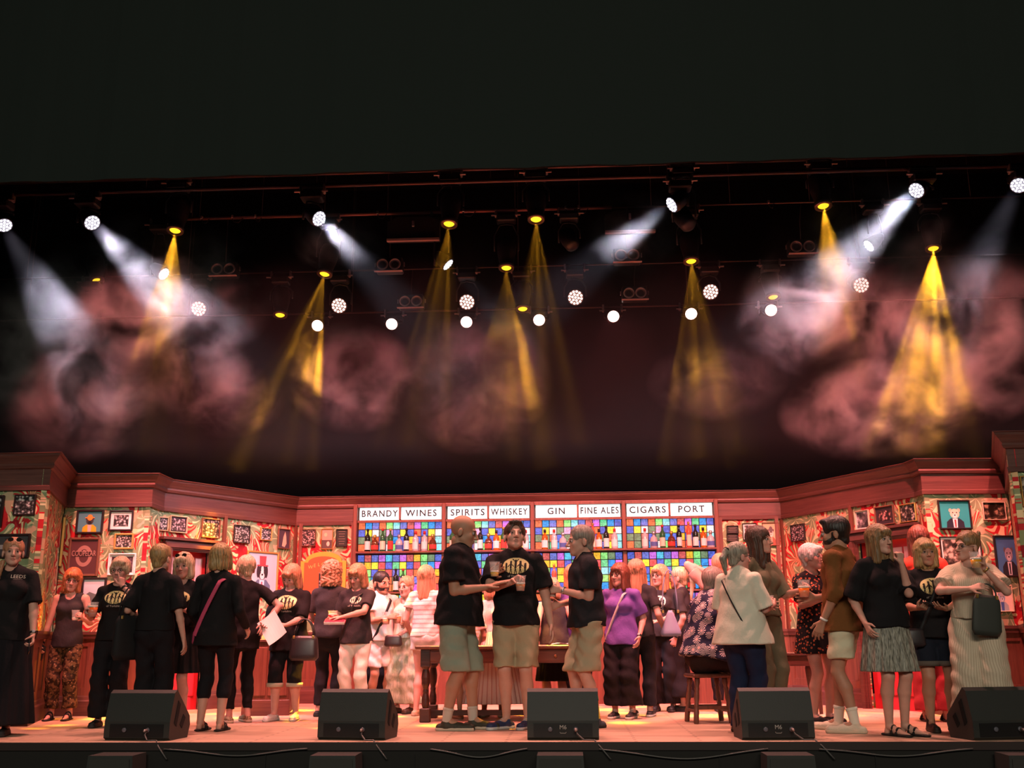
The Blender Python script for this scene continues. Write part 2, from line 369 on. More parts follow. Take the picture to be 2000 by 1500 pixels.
# ============================================================ people
SK={'fair':(.58,.32,.24),'pink':(.60,.31,.25),'tan':(.42,.22,.14),'pale':(.64,.40,.33)}
HC={'blonde':((.42,.27,.11),(.20,.12,.05)),'pblonde':((.62,.45,.30),(.36,.22,.13)),'ginger':((.42,.14,.05),(.24,.07,.03)),'auburn':((.20,.06,.035),(.09,.03,.02)),
    'brown':((.07,.035,.02),(.03,.016,.01)),'dark':((.02,.014,.011),(.01,.008,.007)),'grey':((.36,.32,.25),(.16,.14,.11)),'white':((.72,.58,.55),(.42,.33,.32)),
    'goldbrown':((.28,.16,.07),(.12,.07,.03)),'strawb':((.50,.24,.13),(.30,.13,.07)),'greyshort':((.30,.25,.21),(.14,.11,.09))}
PIN={}
def put(root,M,p): return root.matrix_world@Vector(p)
def person(key,x,yt,yf=None,H=None,face=0,w=1.,sex='f',skin='fair',hair=('bob','blonde'),head=(0,0,0),lean=(0,0),
           R=None,L=None,feet=((-.09,0,0),(.09,0,0)),top=None,bottom=None,shoes='black',label='',detail=True,extra=(),belly=0,seat=None,group=None,pos=None,Y=11.7,smile=5.):
    # ---- place from where the head top and the feet are seen
    if pos is None:
        if yf is None: yy=Y
        else:
            yy=atz(x,yf,0)[1]
            if H is not None: yy=min(yy+.55,(yy+atz(x,yt,H)[1])/2)
        t=aty(x,yt,yy);H=t[2];P=Vector((t[0],yy,0))
    else: P=Vector(pos)
    a=math.radians(face)
    root=empty('person',P,a,label,'person',group)
    root.matrix_world=Matrix.Translation(P)@Matrix.Rotation(a,4,'Z')
    f=sex=='f';u=H/1.75
    RT=rotm('x',math.radians(lean[0]))@rotm('y',math.radians(lean[1]))     # + leans towards the front (-Y)
    hz=.525*H
    if seat: hz=seat/1.+.095*H
    piv=np.array([0,0,hz])
    if seat: piv=np.array([0,.02,hz])
    bz=lambda v:(np.array(v,float)*H)                         # body fractions -> metres, measured from the standing pelvis
    def T(v): return piv+RT@(bz(v)-np.array([0,0,.525*H]))
    sw=(.095 if f else .104)*(1+.25*(w-1))
    nb=T((0,.004,.832))
    hy,hp,ht=[math.radians(q) for q in head]
    RH=rotm('z',hy)@rotm('x',hp)@rotm('y',ht)
    RH=RT@RH if abs(lean[0])>25 else rotm('x',math.radians(lean[0]*.4))@RH
    hs=(u*.6+.4)*(1.09 if f else 1.19)
    headc=T((0,-.012,1-.1265*hs/H))
    # ---- arm and leg chains
    L1,L2=.168*H,.150*H
    arms={}
    for sd,spec in((-1,R),(1,L)):
        spec=spec or {}
        sh=T((sd*sw,.004,.795))
        tgt=np.array(spec.get('at',(sd*.165*(1+.6*(w-1)),-.03,.49)))*H
        if 'abs' in spec: tgt=np.array(spec['abs'])
        el,wr=ik(sh,tgt,L1,L2,spec.get('hint',(sd*.35,.55,-1.)))
        d=nrm(wr-el) ;d=nrm(np.array(spec['dir'],float)) if 'dir' in spec else d
        nn=np.array(spec.get('n',(-sd,0,0)),float)
        arms[sd]=(sh,el,wr,d,nn,spec.get('hand','relax'),spec.get('side',None))
    legs={}
    for sd,ft in((-1,feet[0]),(1,feet[1])):
        hip=T((sd*(.052 if f else .05)*(1+.5*(w-1)),0,.515))
        if seat: hip=piv+np.array([sd*.055*H,0,-.01*H])
        an=np.array([ft[0],ft[1],.045*H+(ft[3] if len(ft)>3 else 0)])
        hint=(0,-1,0) if not seat else (sd*.12,-1,.25)
        kn,an=ik(hip,an,.245*H,.236*H,hint)
        legs[sd]=(hip,kn,an,math.radians(ft[2]))
    allp=[headc+[0,0,.14],headc+[0,0,-.1]]+[q for s_ in(-1,1) for q in(arms[s_][0],arms[s_][1],arms[s_][2],arms[s_][2]+arms[s_][3]*.2,*legs[s_][:3])]
    allp=np.array(allp);lo=allp.min(0)-.17;hi=allp.max(0)+.17;lo[2]=-.01;lo[1]-=.1
    # ---- the torso shape, shared by body and clothes
    def torso(G,o,tp=True,loose=0,hem=None):
        wy=(.66 if f else .68)*(.55+.45*w)/(w**.5)*1.0
        def ringcone(z0,z1,r0,r1,y0=0,y1=0,k=.03):
            G.cone(T((0,y0,z0)),T((0,y1,z1)),r0*H*w+o,r1*H*w+o,k,S=(1,wy+.08*(w-1)+.10,1),R=RT)
        if f:
            ringcone(.505,.535,.080,.084);ringcone(.535,.625,.078,.060)
            if tp: ringcone(.625,.74,.060,.072);ringcone(.74,.775,.074,.062)
        else:
            ringcone(.505,.54,.076,.080);ringcone(.54,.62,.078,.074)
            if tp: ringcone(.62,.73,.074,.086);ringcone(.73,.785,.088,.066)
        if belly: G.ell(T((0,-.03,.615)),(np.array([.080,.055,.075])*H*(1+belly))+o,.03,R=RT)
        if tp:
            for sd in(-1,1): G.cone(T((sd*.02,.006,.820)),T((sd*(sw-.014),.004,.790)),.024*H+o*.7,.029*H+o*.75,.03)
            if f:
                for sd in(-1,1): G.ell(T((sd*.036*w**.5,-.046*w,.722)),np.array([.040,.034,.040])*H*w**.4+o,.022,R=RT)
            else: G.ell(T((0,-.03,.745)),np.array([.075,.034,.04])*H*w+o,.03,R=RT)
            G.cone(T((0,.008,.80)),T((0,.004,.845)),.04*H+o*.3,.030*H,.03)
        for sd in(-1,1):
            if not seat: G.ell(T((sd*.038,.026,.515)),np.array([.045,.042,.05])*H*w+o,.02,R=RT)
    # ---- body
    G=Sdf(lo,hi,.0075)
    torso(G,0)
    hc=headc
    def Hd(v): return hc+RH@(np.array(v,float)*hs)
    G.cone(nb,Hd((0,.022,-.075)),(.031 if f else .036)*H,(.028 if f else .033)*H,.02)
    for sd in(-1,1):
        sh,el,wr,d,nn,hk,side=arms[sd];g=.5+.5*w
        G.cone(sh,el,.0265*H*g if f else .031*H*g,.020*H*g if f else .024*H*g,.02)
        m1=el+(wr-el)*.3
        G.cone(el,m1,.0195*H*g,.0198*H*g if f else .0228*H*g,.012);G.cone(m1,wr,.0195*H*g if f else .0222*H*g,.0125*H if f else .0145*H,.012)
        sdd=side if side is not None else (1 if (np.cross(d,nn)@np.array([0,-1,.4]))>0 else -1)
        info=hand(G,wr,d,nn,sdd,hk,u*(.97 if f else 1.06));arms[sd]=arms[sd]+(info,)
        hip,kn,an,fa=legs[sd]
        G.cone(hip,kn,.047*H*w,.030*H*g,.02)
        m2=kn+(an-kn)*.32+np.array([0,.012*H,0])
        G.cone(kn,m2,.029*H*g,.031*H*g,.015);G.cone(m2,an,.029*H*g,.0175*H*g,.015)
        fd=np.array([math.sin(fa),-math.cos(fa),0])
        G.cone(an,an+fd*.055*H+[0,0,-.022*H],.018*H,.014*H,.01);G.cone(an+fd*.03*H+[0,0,-.02*H],an+fd*.108*H+[0,0,-.036*H],.016*H,.009*H,.01)
        G.cone(an-fd*.012*H+[0,0,-.02*H],an-fd*.014*H+[0,0,-.030*H],.015*H,.014*H,.01)
        legs[sd]=legs[sd]+(fd,m2)
    # head
    for c,r,k in(((0,.014,.035),(.074,.092,.083),.0),((0,-.030,-.030),(.057,.060,.080),.02),((0,-.062,-.088),(.024,.022,.018),.02),
                 ((.034,-.058,-.022),(.022,.024,.024),.015),((-.034,-.058,-.022),(.022,.024,.024),.015),((0,-.078,.024),(.044,.012,.010),.014)):
        G.ell(Hd(c),np.array(r)*hs,k,R=RH)
    G.cone(Hd((.038,-.01,-.055)),Hd((.012,-.072,-.086)),.020*hs,.016*hs,.02);G.cone(Hd((-.038,-.01,-.055)),Hd((-.012,-.072,-.086)),.020*hs,.016*hs,.02)
    for sd in(-1,1):
        G.ell(Hd((sd*.031,-.099,.004)),np.array([.017,.013,.010])*hs,.010,R=RH,sub=True)
        G.ell(Hd((sd*.076,.010,-.012)),np.array([.010,.019,.031])*hs,.005,R=RH)
    G.cone(Hd((0,-.088,.014)),Hd((0,-.112,-.026)),.0075*hs,.0115*hs,.008)
    for sd in(-1,1): G.ell(Hd((sd*.011,-.100,-.031)),np.array([.009,.010,.008])*hs,.006,R=RH)
    G.ell(Hd((0,-.089,-.053)),np.array([.021,.010,.007])*hs,.006,R=RH);G.ell(Hd((0,-.086,-.064)),np.array([.017,.010,.007])*hs,.006,R=RH)
    G.ell(Hd((0,-.104,-.0585)),np.array([.020,.010,.0022])*hs,.003,R=RH,sub=True)
    sm=skin_mat('skin_'+skin,SK[skin])
    body=G.mesh('body',sm,root)
    # ---- eyes, brows, lips
    MH=Matrix(np.vstack([np.hstack([RH*hs,hc[:,None]]),[0,0,0,1]]).tolist())
    facing=math.cos(a+hy)   # >-.35: some of the face can be seen
    if detail and facing>-.55:
        ew=mat('eye_white',(.38,.32,.30),.3);ei=mat('iris_dark',(.035,.022,.015),.25)
        for sd in(-1,1):
            m=MB();m.lathe([(.0118*math.sin(t),-.0118*math.cos(t)) for t in np.linspace(0,PI,8)],10,MH@Matrix.Translation((sd*.031,-.0785,.004)),cap=False)
            e=m.build('eye',ew,body,True)
            m=MB();m.lathe([(.0072*math.sin(t),-.0052*math.cos(t)) for t in np.linspace(0,PI,6)],10,MH@Matrix.Translation((sd*.031,-.0872,.004))@Matrix.Rotation(PI/2,4,'X'),cap=False)
            m.build('iris',ei,e,True)
            hcol=HC[hair[1]];m=MB()
            m.tube([MH@Vector((sd*(.031+dx),-.094+abs(dx)*.25+(.006 if dx>0 else 0),.022+dz)) for dx,dz in((-.016,.002),(-.006,.005),(.006,.0045),(.018,-.002))],[.0014,.0024,.0022,.0012],6)
            m.tube([MH@Vector((sd*(.031+dx),-.0925+abs(dx)*.35,.0125+dz)) for dx,dz in((-.013,-.006),(-.005,-.001),(.005,-.001),(.014,-.005))],.0014,5)
            m.build('eyebrow',mat('brow_'+hair[1],tuple(q*.6 for q in hcol[1]),.8),body,True)
        m=MB()
        m.lathe([(math.sin(t),-math.cos(t)) for t in np.linspace(0,PI,7)],14,MH@Matrix.Translation((0,-.0925,-.0535))@Matrix.Diagonal((.019,.0065,.0048,1)),cap=False)
        m.lathe([(math.sin(t),-math.cos(t)) for t in np.linspace(0,PI,7)],14,MH@Matrix.Translation((0,-.090,-.0632))@Matrix.Diagonal((.016,.0065,.0050,1)),cap=False)
        MI=MH.inverted()
        for q_,v_ in enumerate(m.v):
            l_=MI@Vector(v_);l_.z+=smile*l_.x*l_.x;l_.y+=7*l_.x*l_.x;m.v[q_]=tuple(MH@l_)
        m.build('lips',mat('lips_f' if f else 'lips_m',(.42,.10,.09) if f else (.36,.15,.12),.4),body,True)
    # ---- hair
    style,hcn=hair[0],hair[1]
    if style!='bald':
        c1,c2=HC[hcn];hm=hair_mat('hair_'+hcn,c1,c2)
        if style=='curly': hm=hair_mat('hair_curl_'+hcn,c1,c2,(60,60,45))
        big={'short':.006,'crop':.003,'bob':.012,'long':.012,'pony':.004,'bun':.005,'curly':.025,'bangs':.012,'pixie':.010,'braid':.005}[style]
        ext=.16 if style not in('long','pony','bangs','braid') else .36
        hl=hc-.19;hl[2]=hc[2]-ext*hs-.05;hh=hc+.20
        G=Sdf(hl,hh,.0075)
        G.ell(Hd((0,.016,.040)),(np.array([.0775,.096,.0865])+big)*hs,0,R=RH)
        oy=.030   # hairline above the eyes
        if style in('bob','bangs','long','curly'):
            zb={'bob':-.115,'bangs':-.20,'long':-.25,'curly':-.13}[style];wd={'bob':.084,'bangs':.080,'long':.080,'curly':.098}[style]
            if len(hair)>2: zb=hair[2]
            G.cone(Hd((0,.018,.02)),Hd((0,.034,zb+.05)),(wd+.006)*hs,(wd+.004)*hs,.02,S=(1,.98,1),R=RH)
            for sd in(-1,1): G.cone(Hd((sd*.062,-.022,.02)),Hd((sd*.072,-.030,zb+.035)),.030*hs,.026*hs,.02,S=(.9,1,1),R=RH)
            G.keep(Hd((0,0,zb)),RH@V3(0,0,-1))
        elif style in('short','crop','pixie','pony','bun','braid'):
            G.cone(Hd((0,.040,.01)),Hd((0,.050,-.050)),.064*hs,.045*hs,.02)
            if style=='pixie':
                for sd in(-1,1): G.ell(Hd((sd*.070,-.022,.012)),np.array([.018,.030,.045])*hs,.015,R=RH)
                G.ell(Hd((.012,-.070,.075)),np.array([.055,.035,.030])*hs,.02,R=RH)
            if style=='short': G.ell(Hd((0,-.058,.095)),np.array([.050,.035,.022])*hs,.02,R=RH)
            if style!='braid': G.keep(Hd((0,0,-.085)),RH@V3(0,0,-1))
        # face opening, ears opening
        fz=-.062 if style in('bangs',) else 0
        G.ell(Hd((0,-.135,-.045)),np.array([.064,.090 if f else .100,.136 if f else .150])*hs,.008,R=RH,sub=True) if style in('short','crop','pony','bun','braid') else G.ell(Hd((0,-.128,-.045)),np.array([.066,.085,.104 if style not in('bangs','bob') else .088])*hs,.008,R=RH,sub=True)
        if style in('short','crop','pony','bun','braid'):
            for sd in(-1,1): G.ell(Hd((sd*.085,-.030,-.035)),np.array([.034,.058,.062])*hs,.01,R=RH,sub=True)
        if style in('bob','bangs'):
            G.ell(Hd((0,-.078,.062)),np.array([.052,.030,.032])*hs,.012,R=RH)
            G.ell(Hd((0,-.14,-.035)),np.array([.055,.085,.070])*hs,.004,R=RH,sub=True)
        if style=='pony':
            G.ell(Hd((0,.118,.050)),np.array([.020,.020,.022])*hs,.012,R=RH)
            G.cone(Hd((0,.125,.045)),Hd((0,.155,-.03)),.024*hs,.030*hs,.012);G.cone(Hd((0,.155,-.03)),Hd((0,.125,-.155 if len(hair)<3 else hair[2])),.030*hs,.012*hs,.015)
        if style=='bun':
            G.ell(Hd((0,.105,.075)),np.array([.035,.032,.034])*hs,.01,R=RH);G.ell(Hd((.02,.115,.10)),np.array([.02,.016,.03])*hs,.01,R=RH)
        if style=='braid':
            p0=Hd((-.055,.03,-.06))
            for q in range(8): G.ell(Hd((-.072-.004*q,-.045-.004*q,-.085-.032*q)),np.array([.020-.001*q,.018,.022])*hs,.004)
        X=G.ax[0][:,None,None]-hc[0];Y=G.ax[1][None,:,None]-hc[1];Z=G.ax[2][None,None,:]-hc[2]
        an=np.arctan2(Y,X)
        if style=='curly': G.F+=(.009*np.sin(75*X+3*np.sin(60*Z))*np.sin(70*Z+3*np.sin(65*Y))+.004*np.sin(150*Y+X*90)).astype(np.float32)
        else:
            G.F+=((.0035 if style not in('short','crop','bun','pony') else .0012)*np.sin(30*an+4*np.sin(14*Z))+.0012*np.sin(61*an+9*Z)).astype(np.float32)
            if style in('bob','bangs','long','pixie'): G.F+=(.005*np.sin(9*an+6*Z)*(Z<.03)).astype(np.float32)
        hr=G.mesh('hair',hm,root)
        if style=='pony': 
            m=MB();m.lathe([(.027,-.008),(.030,0),(.027,.008)],14,Matrix.Translation(Vector(Hd((0,.122,.045))))@Matrix.Rotation(math.radians(60),4,'X'));m.build('hair_tie',mat('band_black',(.01,.01,.01)),hr,True)
    elif len(hair)>2 and hair[2]: pass
    if 'beard' in extra:
        G=Sdf(hc-.15,hc+.10,.006)
        G.ell(Hd((0,-.031,-.046)),np.array([.0590,.0610,.054])*hs,0,R=RH);G.cone(Hd((.045,-.012,-.045)),Hd((.058,-.008,.0)),.017*hs,.014*hs,.01);G.cone(Hd((-.045,-.012,-.045)),Hd((-.058,-.008,.0)),.017*hs,.014*hs,.01)
        G.ell(Hd((0,-.10,.008)),np.array([.05,.06,.046])*hs,.008,R=RH,sub=True);G.ell(Hd((0,-.105,-.058)),np.array([.020,.02,.010])*hs,.004,R=RH,sub=True)
        c1,c2=HC[hcn];G.mesh('beard',hair_mat('hair_'+hcn,c1,c2),root)
    # ---- clothes
    sd0=sum(map(ord,key))%17
    def legpart(G,o0,o1,zend,rend,k=.02,straight=False):
        for sd in(-1,1):
            hip,kn,an,fa,fd,m2_=legs[sd];g=.5+.5*w
            th=.047*H*w+o0;kk=.030*H*g+(o0+o1)/2
            if seat:
                if zend>kn[2]-.02: q=hip+(kn-hip)*.93;G.cone(hip,q,th,rend,k,cut=[(q,kn-hip)])
                else: G.cone(hip,kn,th,kk+.01,k);q=kn+(an-kn)*((kn[2]-zend)/(kn[2]-an[2]));G.cone(kn,q,kk+.01,rend,k,cut=[(q,(0,0,-1))])
            elif straight:
                q=hip+(an-hip)*((hip[2]-zend)/(hip[2]-an[2]));q=q*.6+(kn+np.array([0,0,zend-kn[2]]))*.4;q[2]=zend;G.cone(hip,q,th,rend,k,S=(1,.95,1),cut=[((0,0,zend),(0,0,-1))]);G.cone((hip+kn)/2,kn,kk,kk+.004,k,cut=[((0,0,zend),(0,0,-1))])
            elif zend>kn[2]:
                q=hip+(kn-hip)*((hip[2]-zend)/(hip[2]-kn[2]));G.cone(hip,q,th,rend,k,cut=[((0,0,zend),(0,0,-1))])
            else:
                rk=kk+(max(rend-kk,0))*.45
                q=kn+(an-kn)*((kn[2]-zend)/(kn[2]-an[2]))
                G.cone(hip,kn,th,rk,k);G.cone(kn,q,rk,rend,k,cut=[((0,0,zend),(0,0,-1))])
                mm=kn+(an-kn)*.34+np.array([0,.012*H,0])
                if zend<mm[2]: G.cone(kn,mm,.032*H*g+o1,.033*H*g+o1,.01)
                if zend<mm[2]-.05: mq=mm+(an-mm)*.45;G.cone(mm,mq,.033*H*g+o1,.026*H*g+o1,.01)
    if bottom:
        kd=bottom['kind'];m=bottom['mat']
        if kd in('trousers','shorts'):
            G=Sdf(lo,[hi[0],hi[1],T((0,0,.60))[2]+.1 if not seat else hi[2]],.010)
            torso(G,.010,tp=False);o=bottom.get('o',.012);zend=bottom.get('end',.07)*H
            rend=bottom.get('r',.055)
            legpart(G,o,o,zend,rend,straight=kd=='shorts' and not seat);G.keep(T((0,0,min(.585,top['hem']+.02) if top and 'hem' in top and not seat else .585)),RT@V3(0,0,1));G.folds(bottom.get('fold',.0035),sd0,1.2)
            t=G.mesh('trousers' if kd=='trousers' else 'shorts',m,root)
            if 'cuff' in bottom:
                for sd in(-1,1):
                    hip,kn,an,fa,fd,m2_=legs[sd]
                    c=kn+(an-kn)*max(0,(kn[2]-zend)/(kn[2]-an[2])) if zend<kn[2] else hip+(kn-hip)*((hip[2]-zend)/(hip[2]-kn[2]))
                    r_=rend+.007
                    mm=MB();mm.lathe([(r_-.02,-.004),(r_,-.004),(r_+.002,.03),(r_-.004,.036)],20,Matrix.Translation(Vector((c[0],c[1],zend))));mm.build('cuff',bottom['cuff'],t,True)
        if kd=='skirt':
            G=Sdf([-.48,-.48,lo[2]],[.48,.48,T((0,0,.62))[2]+.05],.010)
            zt=bottom.get('zt',.60);r0=bottom.get('r0',(.082*H*w,.064*H*w));r1=bottom.get('r1',(.2,.17))
            c0=T((0,0,zt));G.skirt(c0,np.array([c0[0],c0[1]+bottom.get('dy',0),bottom['end']*H]),r0,r1,bottom.get('n',16),bottom.get('amp',.01),tier=bottom.get('tier',None))
            if bottom.get('hips',True): torso(G,.015,tp=False)
            G.mesh('skirt',m,root)
    if top:
        m=top['mat'];o=top.get('o',.016);fx=.06+top.get('flare',0);G=Sdf(lo-[fx,fx,0],hi+[fx,fx+.05,0],.009)
        hem=top.get('hem',.50);torso(G,o)
        fl=top.get('flare',.0)
        rb=(.094 if f else .098)*H*w+o+fl
        if top.get('box',True) and not belly>.3: G.cone(T((0,0,.72)),T((0,-.006,hem-.01)),(.076 if f else .088)*H*w+o*.5,rb,.03,S=(1,.80,1),R=RT)
        if belly: G.cone(T((0,-.03,.64)),T((0,-.025,hem-.01)),.080*H*w+o,rb,.03,S=(1,.80,1),R=RT)
        G.keep(T((0,0,hem)),RT@V3(0,0,-1))
        sl=top.get('sleeve',.6);so=top.get('so',.014)
        for sd in(-1,1):
            sh,el,wr=arms[sd][:3];g=.5+.5*w;rs=(.0265 if f else .031)*H*g
            if sl<=0: continue
            if sl<=1:
                q=sh+(el-sh)*sl;G.cone(sh+(el-sh)*.01,q,rs+so*.62,rs+so*1.25,.02,cut=[(q,el-sh)])
            else:
                G.cone(sh,el,rs+so*.8,.022*H*g+so,.016);q=el+(wr-el)*(sl-1);G.cone(el,q,.022*H*g+so,.016*H*g+so*.9,.012,cut=[(q,wr-el)])
        nk=top.get('neck',.052)
        if nk: G.ell(T((0,-.020,.842)),np.array([nk,nk*1.1,nk*(.8 if not top.get('v') else 1.9)]),.014,R=RT,sub=True)
        if sl<=0:   # camisole: cut the shoulders away
            for sd in(-1,1): G.ell(T((sd*(sw+.010),0,.800)),np.array([.055,.12,.085])*u,.006,R=RT,sub=True)
            G.ell(T((0,-.05,.845)),np.array([.075,.12,.10])*u,.006,R=RT,sub=True)
        if top.get('skirt'):
            kk=top['skirt'];c0=T((0,0,kk.get('zt',.62)));xr=kk['r1'][0]+.08;G2=Sdf([c0[0]-xr,c0[1]-xr,0],[c0[0]+xr,c0[1]+xr,c0[2]+.05],.010)
            G2.skirt(c0,np.array([c0[0],c0[1],kk['end']*H]),kk.get('r0',(.085*H*w,.068*H*w)),kk['r1'],kk.get('n',14),kk.get('amp',.01),tier=kk.get('tier'))
            G2.mesh('skirt',m,root)
        G.folds(top.get('fold',.004),sd0)
        sh_o=G.mesh(top.get('name','tshirt'),m,root)
        if 'print' in top or 'logo' in top or 'text' in top:
            bpy.context.view_layer.update()
            V=[v.co.copy() for v in sh_o.data.vertices];Fc=[tuple(p.vertices) for p in sh_o.data.polygons]
            bvh=BVHTree.FromPolygons(V,Fc)
            def projp(uu,vv,back=False):
                c=T((0,0,.74));q=Vector(c+RT@V3(uu,-.55,vv));hit=bvh.ray_cast(q,Vector(RT@V3(0,1,0)))
                if hit[0] is None: return None
                return hit[0]-Vector(RT@V3(0,1,0))*.003
            def raster(name,fn,mats,u0,u1,v0,v1,st=.0035):
                nu=int((u1-u0)/st);nv=int((v1-v0)/st);pts={};Vv=[];Ff=[];Mi=[]
                def pt(i,j):
                    if (i,j) not in pts:
                        p=projp(u0+i*st,v0+j*st);pts[(i,j)]=None if p is None else len(Vv)
                        if p is not None: Vv.append(p)
                    return pts[(i,j)]
                for i in range(nu):
                    for j in range(nv):
                        k=fn(u0+(i+.5)*st,v0+(j+.5)*st)
                        if k is None: continue
                        q=[pt(i,j),pt(i+1,j),pt(i+1,j+1),pt(i,j+1)]
                        if None in q: continue
                        Ff.append(q);Mi.append(k)
                if Ff: mkobj(name,Vv,Ff,mats,sh_o,Mi)
            if 'print' in top:
                cu,cv,ru,rv,gm=top['print']
                figs=[(-.72,.55,0),(-.36,.8,1),(0,.95,2),(.36,.8,1),(.72,.55,0)]
                def seg(px,py,ax,ay,bx,by):
                    dx,dy=bx-ax,by-ay;t=max(0,min(1,((px-ax)*dx+(py-ay)*dy)/(dx*dx+dy*dy)));return math.hypot(px-ax-t*dx,py-ay-t*dy)
                def fn(x_,y_):
                    x_=(x_-cu)/ru;y_=(y_-cv)/rv
                    if x_*x_+y_*y_>1: return None
                    for fx,fh,up in figs:
                        if math.hypot((x_-fx)*1.5,y_-(fh-.32))<.13: return 1
                        if seg(x_*1.5,y_,fx*1.5,fh-.5,fx*1.5,-.25)<.13: return 1
                        if up and (seg(x_*1.5,y_,fx*1.5,fh-.55,fx*1.5-.32,fh-.15 if up==2 else fh-.9)<.055 or seg(x_*1.5,y_,fx*1.5,fh-.55,fx*1.5+.32,fh-.15 if up==2 else fh-.9)<.055): return 1
                        if seg(x_*1.5,y_,fx*1.5,-.25,fx*1.5+.12,-.95)<.05 or seg(x_*1.5,y_,fx*1.5,-.25,fx*1.5-.12,-.95)<.05: return 1
                    return 0
                raster('shirt_print',fn,[gm,mat('print_dark',(.012,.01,.008),.8)],cu-ru,cu+ru,cv-rv,cv+rv)
            if 'text' in top:
                for (tx,cu,cv,hgt,tm) in top['text']:
                    cu_=bpy.data.curves.new('t','FONT');cu_.body=tx;cu_.size=hgt*1.4;cu_.align_x='CENTER';cu_.resolution_u=2
                    to=bpy.data.objects.new('t',cu_);COL.objects.link(to);bpy.context.view_layer.update()
                    tmsh=bpy.data.meshes.new_from_object(to);ok=True;Vv=[]
                    for v in tmsh.vertices:
                        p=projp(cu+v.co.x,cv+v.co.y);
                        if p is None: ok=False;break
                        Vv.append(p)
                    if ok: mkobj('lettering',Vv,[tuple(p.vertices) for p in tmsh.polygons],tm,sh_o)
                    bpy.data.objects.remove(to)
    # ---- shoes
    SH={'black':((.012,.012,.013),(.02,.02,.02)),'white':((.62,.58,.55),(.55,.52,.50)),'navy':((.03,.04,.10),(.65,.62,.6)),'olive':((.035,.032,.02),(.50,.44,.34)),
        'cream':((.60,.52,.40),(.55,.45,.33)),'sandal':((.012,.011,.01),(.012,.011,.01)),'brown':((.05,.025,.015),(.02,.015,.01)),'leopard':((.35,.25,.15),(.5,.4,.3)),'tan':((.45,.30,.20),(.4,.28,.2)),
        'grey':((.05,.055,.07),(.02,.02,.02)),'boot':((.02,.012,.01),(.03,.02,.015)),'blackwhite':((.02,.02,.022),(.6,.56,.5)),'gold':((.5,.35,.2),(.3,.2,.1))}
    if shoes:
        cu_,cs_=SH[shoes];mu=mat('shoe_'+shoes,cu_,.6,bump=(60,.4)) if shoes!='leopard' else cloth('shoe_leopard',cu_,'blotch',(.1,.06,.03),(.05,.03,.02),sc=3)
        ms=mat('sole_'+shoes,cs_,.6)
        for sd in(-1,1):
            hip,kn,an,fa,fd,m2_=legs[sd];lt=np.array([-fd[1],fd[0],0]);Lf=.148*H*(1.0 if f else 1.07);b=an-np.array([0,0,an[2]])
            z0=(an[2]-.045*H);Rz=rotm('z',fa)
            G=Sdf(b-.25+[0,0,.24+z0],b+[.25,.25,.20+z0],.006)
            heel=b-fd*.030*H;toe=b+fd*(Lf-.045*H)
            bt=[0,0,z0+.030]
            flat=shoes in('sandal',)
            if flat:
                G.cone(heel+[0,0,z0+.012],toe+[0,0,z0+.010],.033*u,.040*u,0,S=(1,1,.34))
                G.mesh('shoe',mu,root)
                mm=MB()
                for k_,(t_,hh_) in enumerate(((.62,.052),(.42,.070))):
                    c=heel+(toe-heel)*t_
                    mm.tube([Vector(c+lt*.040*u*math.cos(q)+np.array([0,0,z0+.012+hh_*math.sin(q)])) for q in np.linspace(0,PI,9)],.009,6)
                mm.build('shoe_strap',mu,root,True)
            else:
                G.cone(heel+bt,toe+bt,.034*u,.036*u,0,S=(1,1,.85));G.cone(b+[0,0,z0+.045],b+fd*.4*Lf+[0,0,z0+.042],.034*u,.028*u,.02)
                if shoes=='boot': G.cone(b+[0,0,z0+.04],b+[0,0,z0+.13],.036*u,.040*u,.02,cut=[((0,0,z0+.13),(0,0,1))])
                elif shoes in('cream','navy','olive','grey'): G.cone(b+[0,0,z0+.04],b+[0,0,z0+.088],.036*u,.036*u,.02,cut=[((0,0,z0+.085),(0,0,1))])
                low=shoes in('black','tan','white','gold')
                if low: G.ell(b+fd*.18*Lf+[0,0,z0+.085],(.036*u,.036*u,.03),.004,sub=True)
                G.keep((0,0,z0+.012),(0,0,-1))
                sh=G.mesh('shoe',mu,root)
                G=Sdf(b-.25+[0,0,.24+z0],b+[.25,.25,.10+z0],.006)
                G.cone(heel+[0,0,z0+.02],toe+[0,0,z0+.02],.038*u,.040*u,0);G.keep((0,0,z0+.026),(0,0,1));G.keep((0,0,z0+.001),(0,0,-1))
                G.mesh('sole',ms,sh)
                if shoes in('navy','olive','cream','grey','blackwhite'):
                    mm=MB()
                    for q in range(4):
                        c=b+fd*(.22+.09*q)*Lf+[0,0,z0+.083-.011*q]
                        mm.tube([Vector(c-lt*.018),Vector(c+[0,0,.005]),Vector(c+lt*.018)],.0035,5)
                    mm.build('laces',mat('lace_'+shoes,(.5,.33,.12) if shoes=='olive' else (.5,.48,.45)),sh,True)
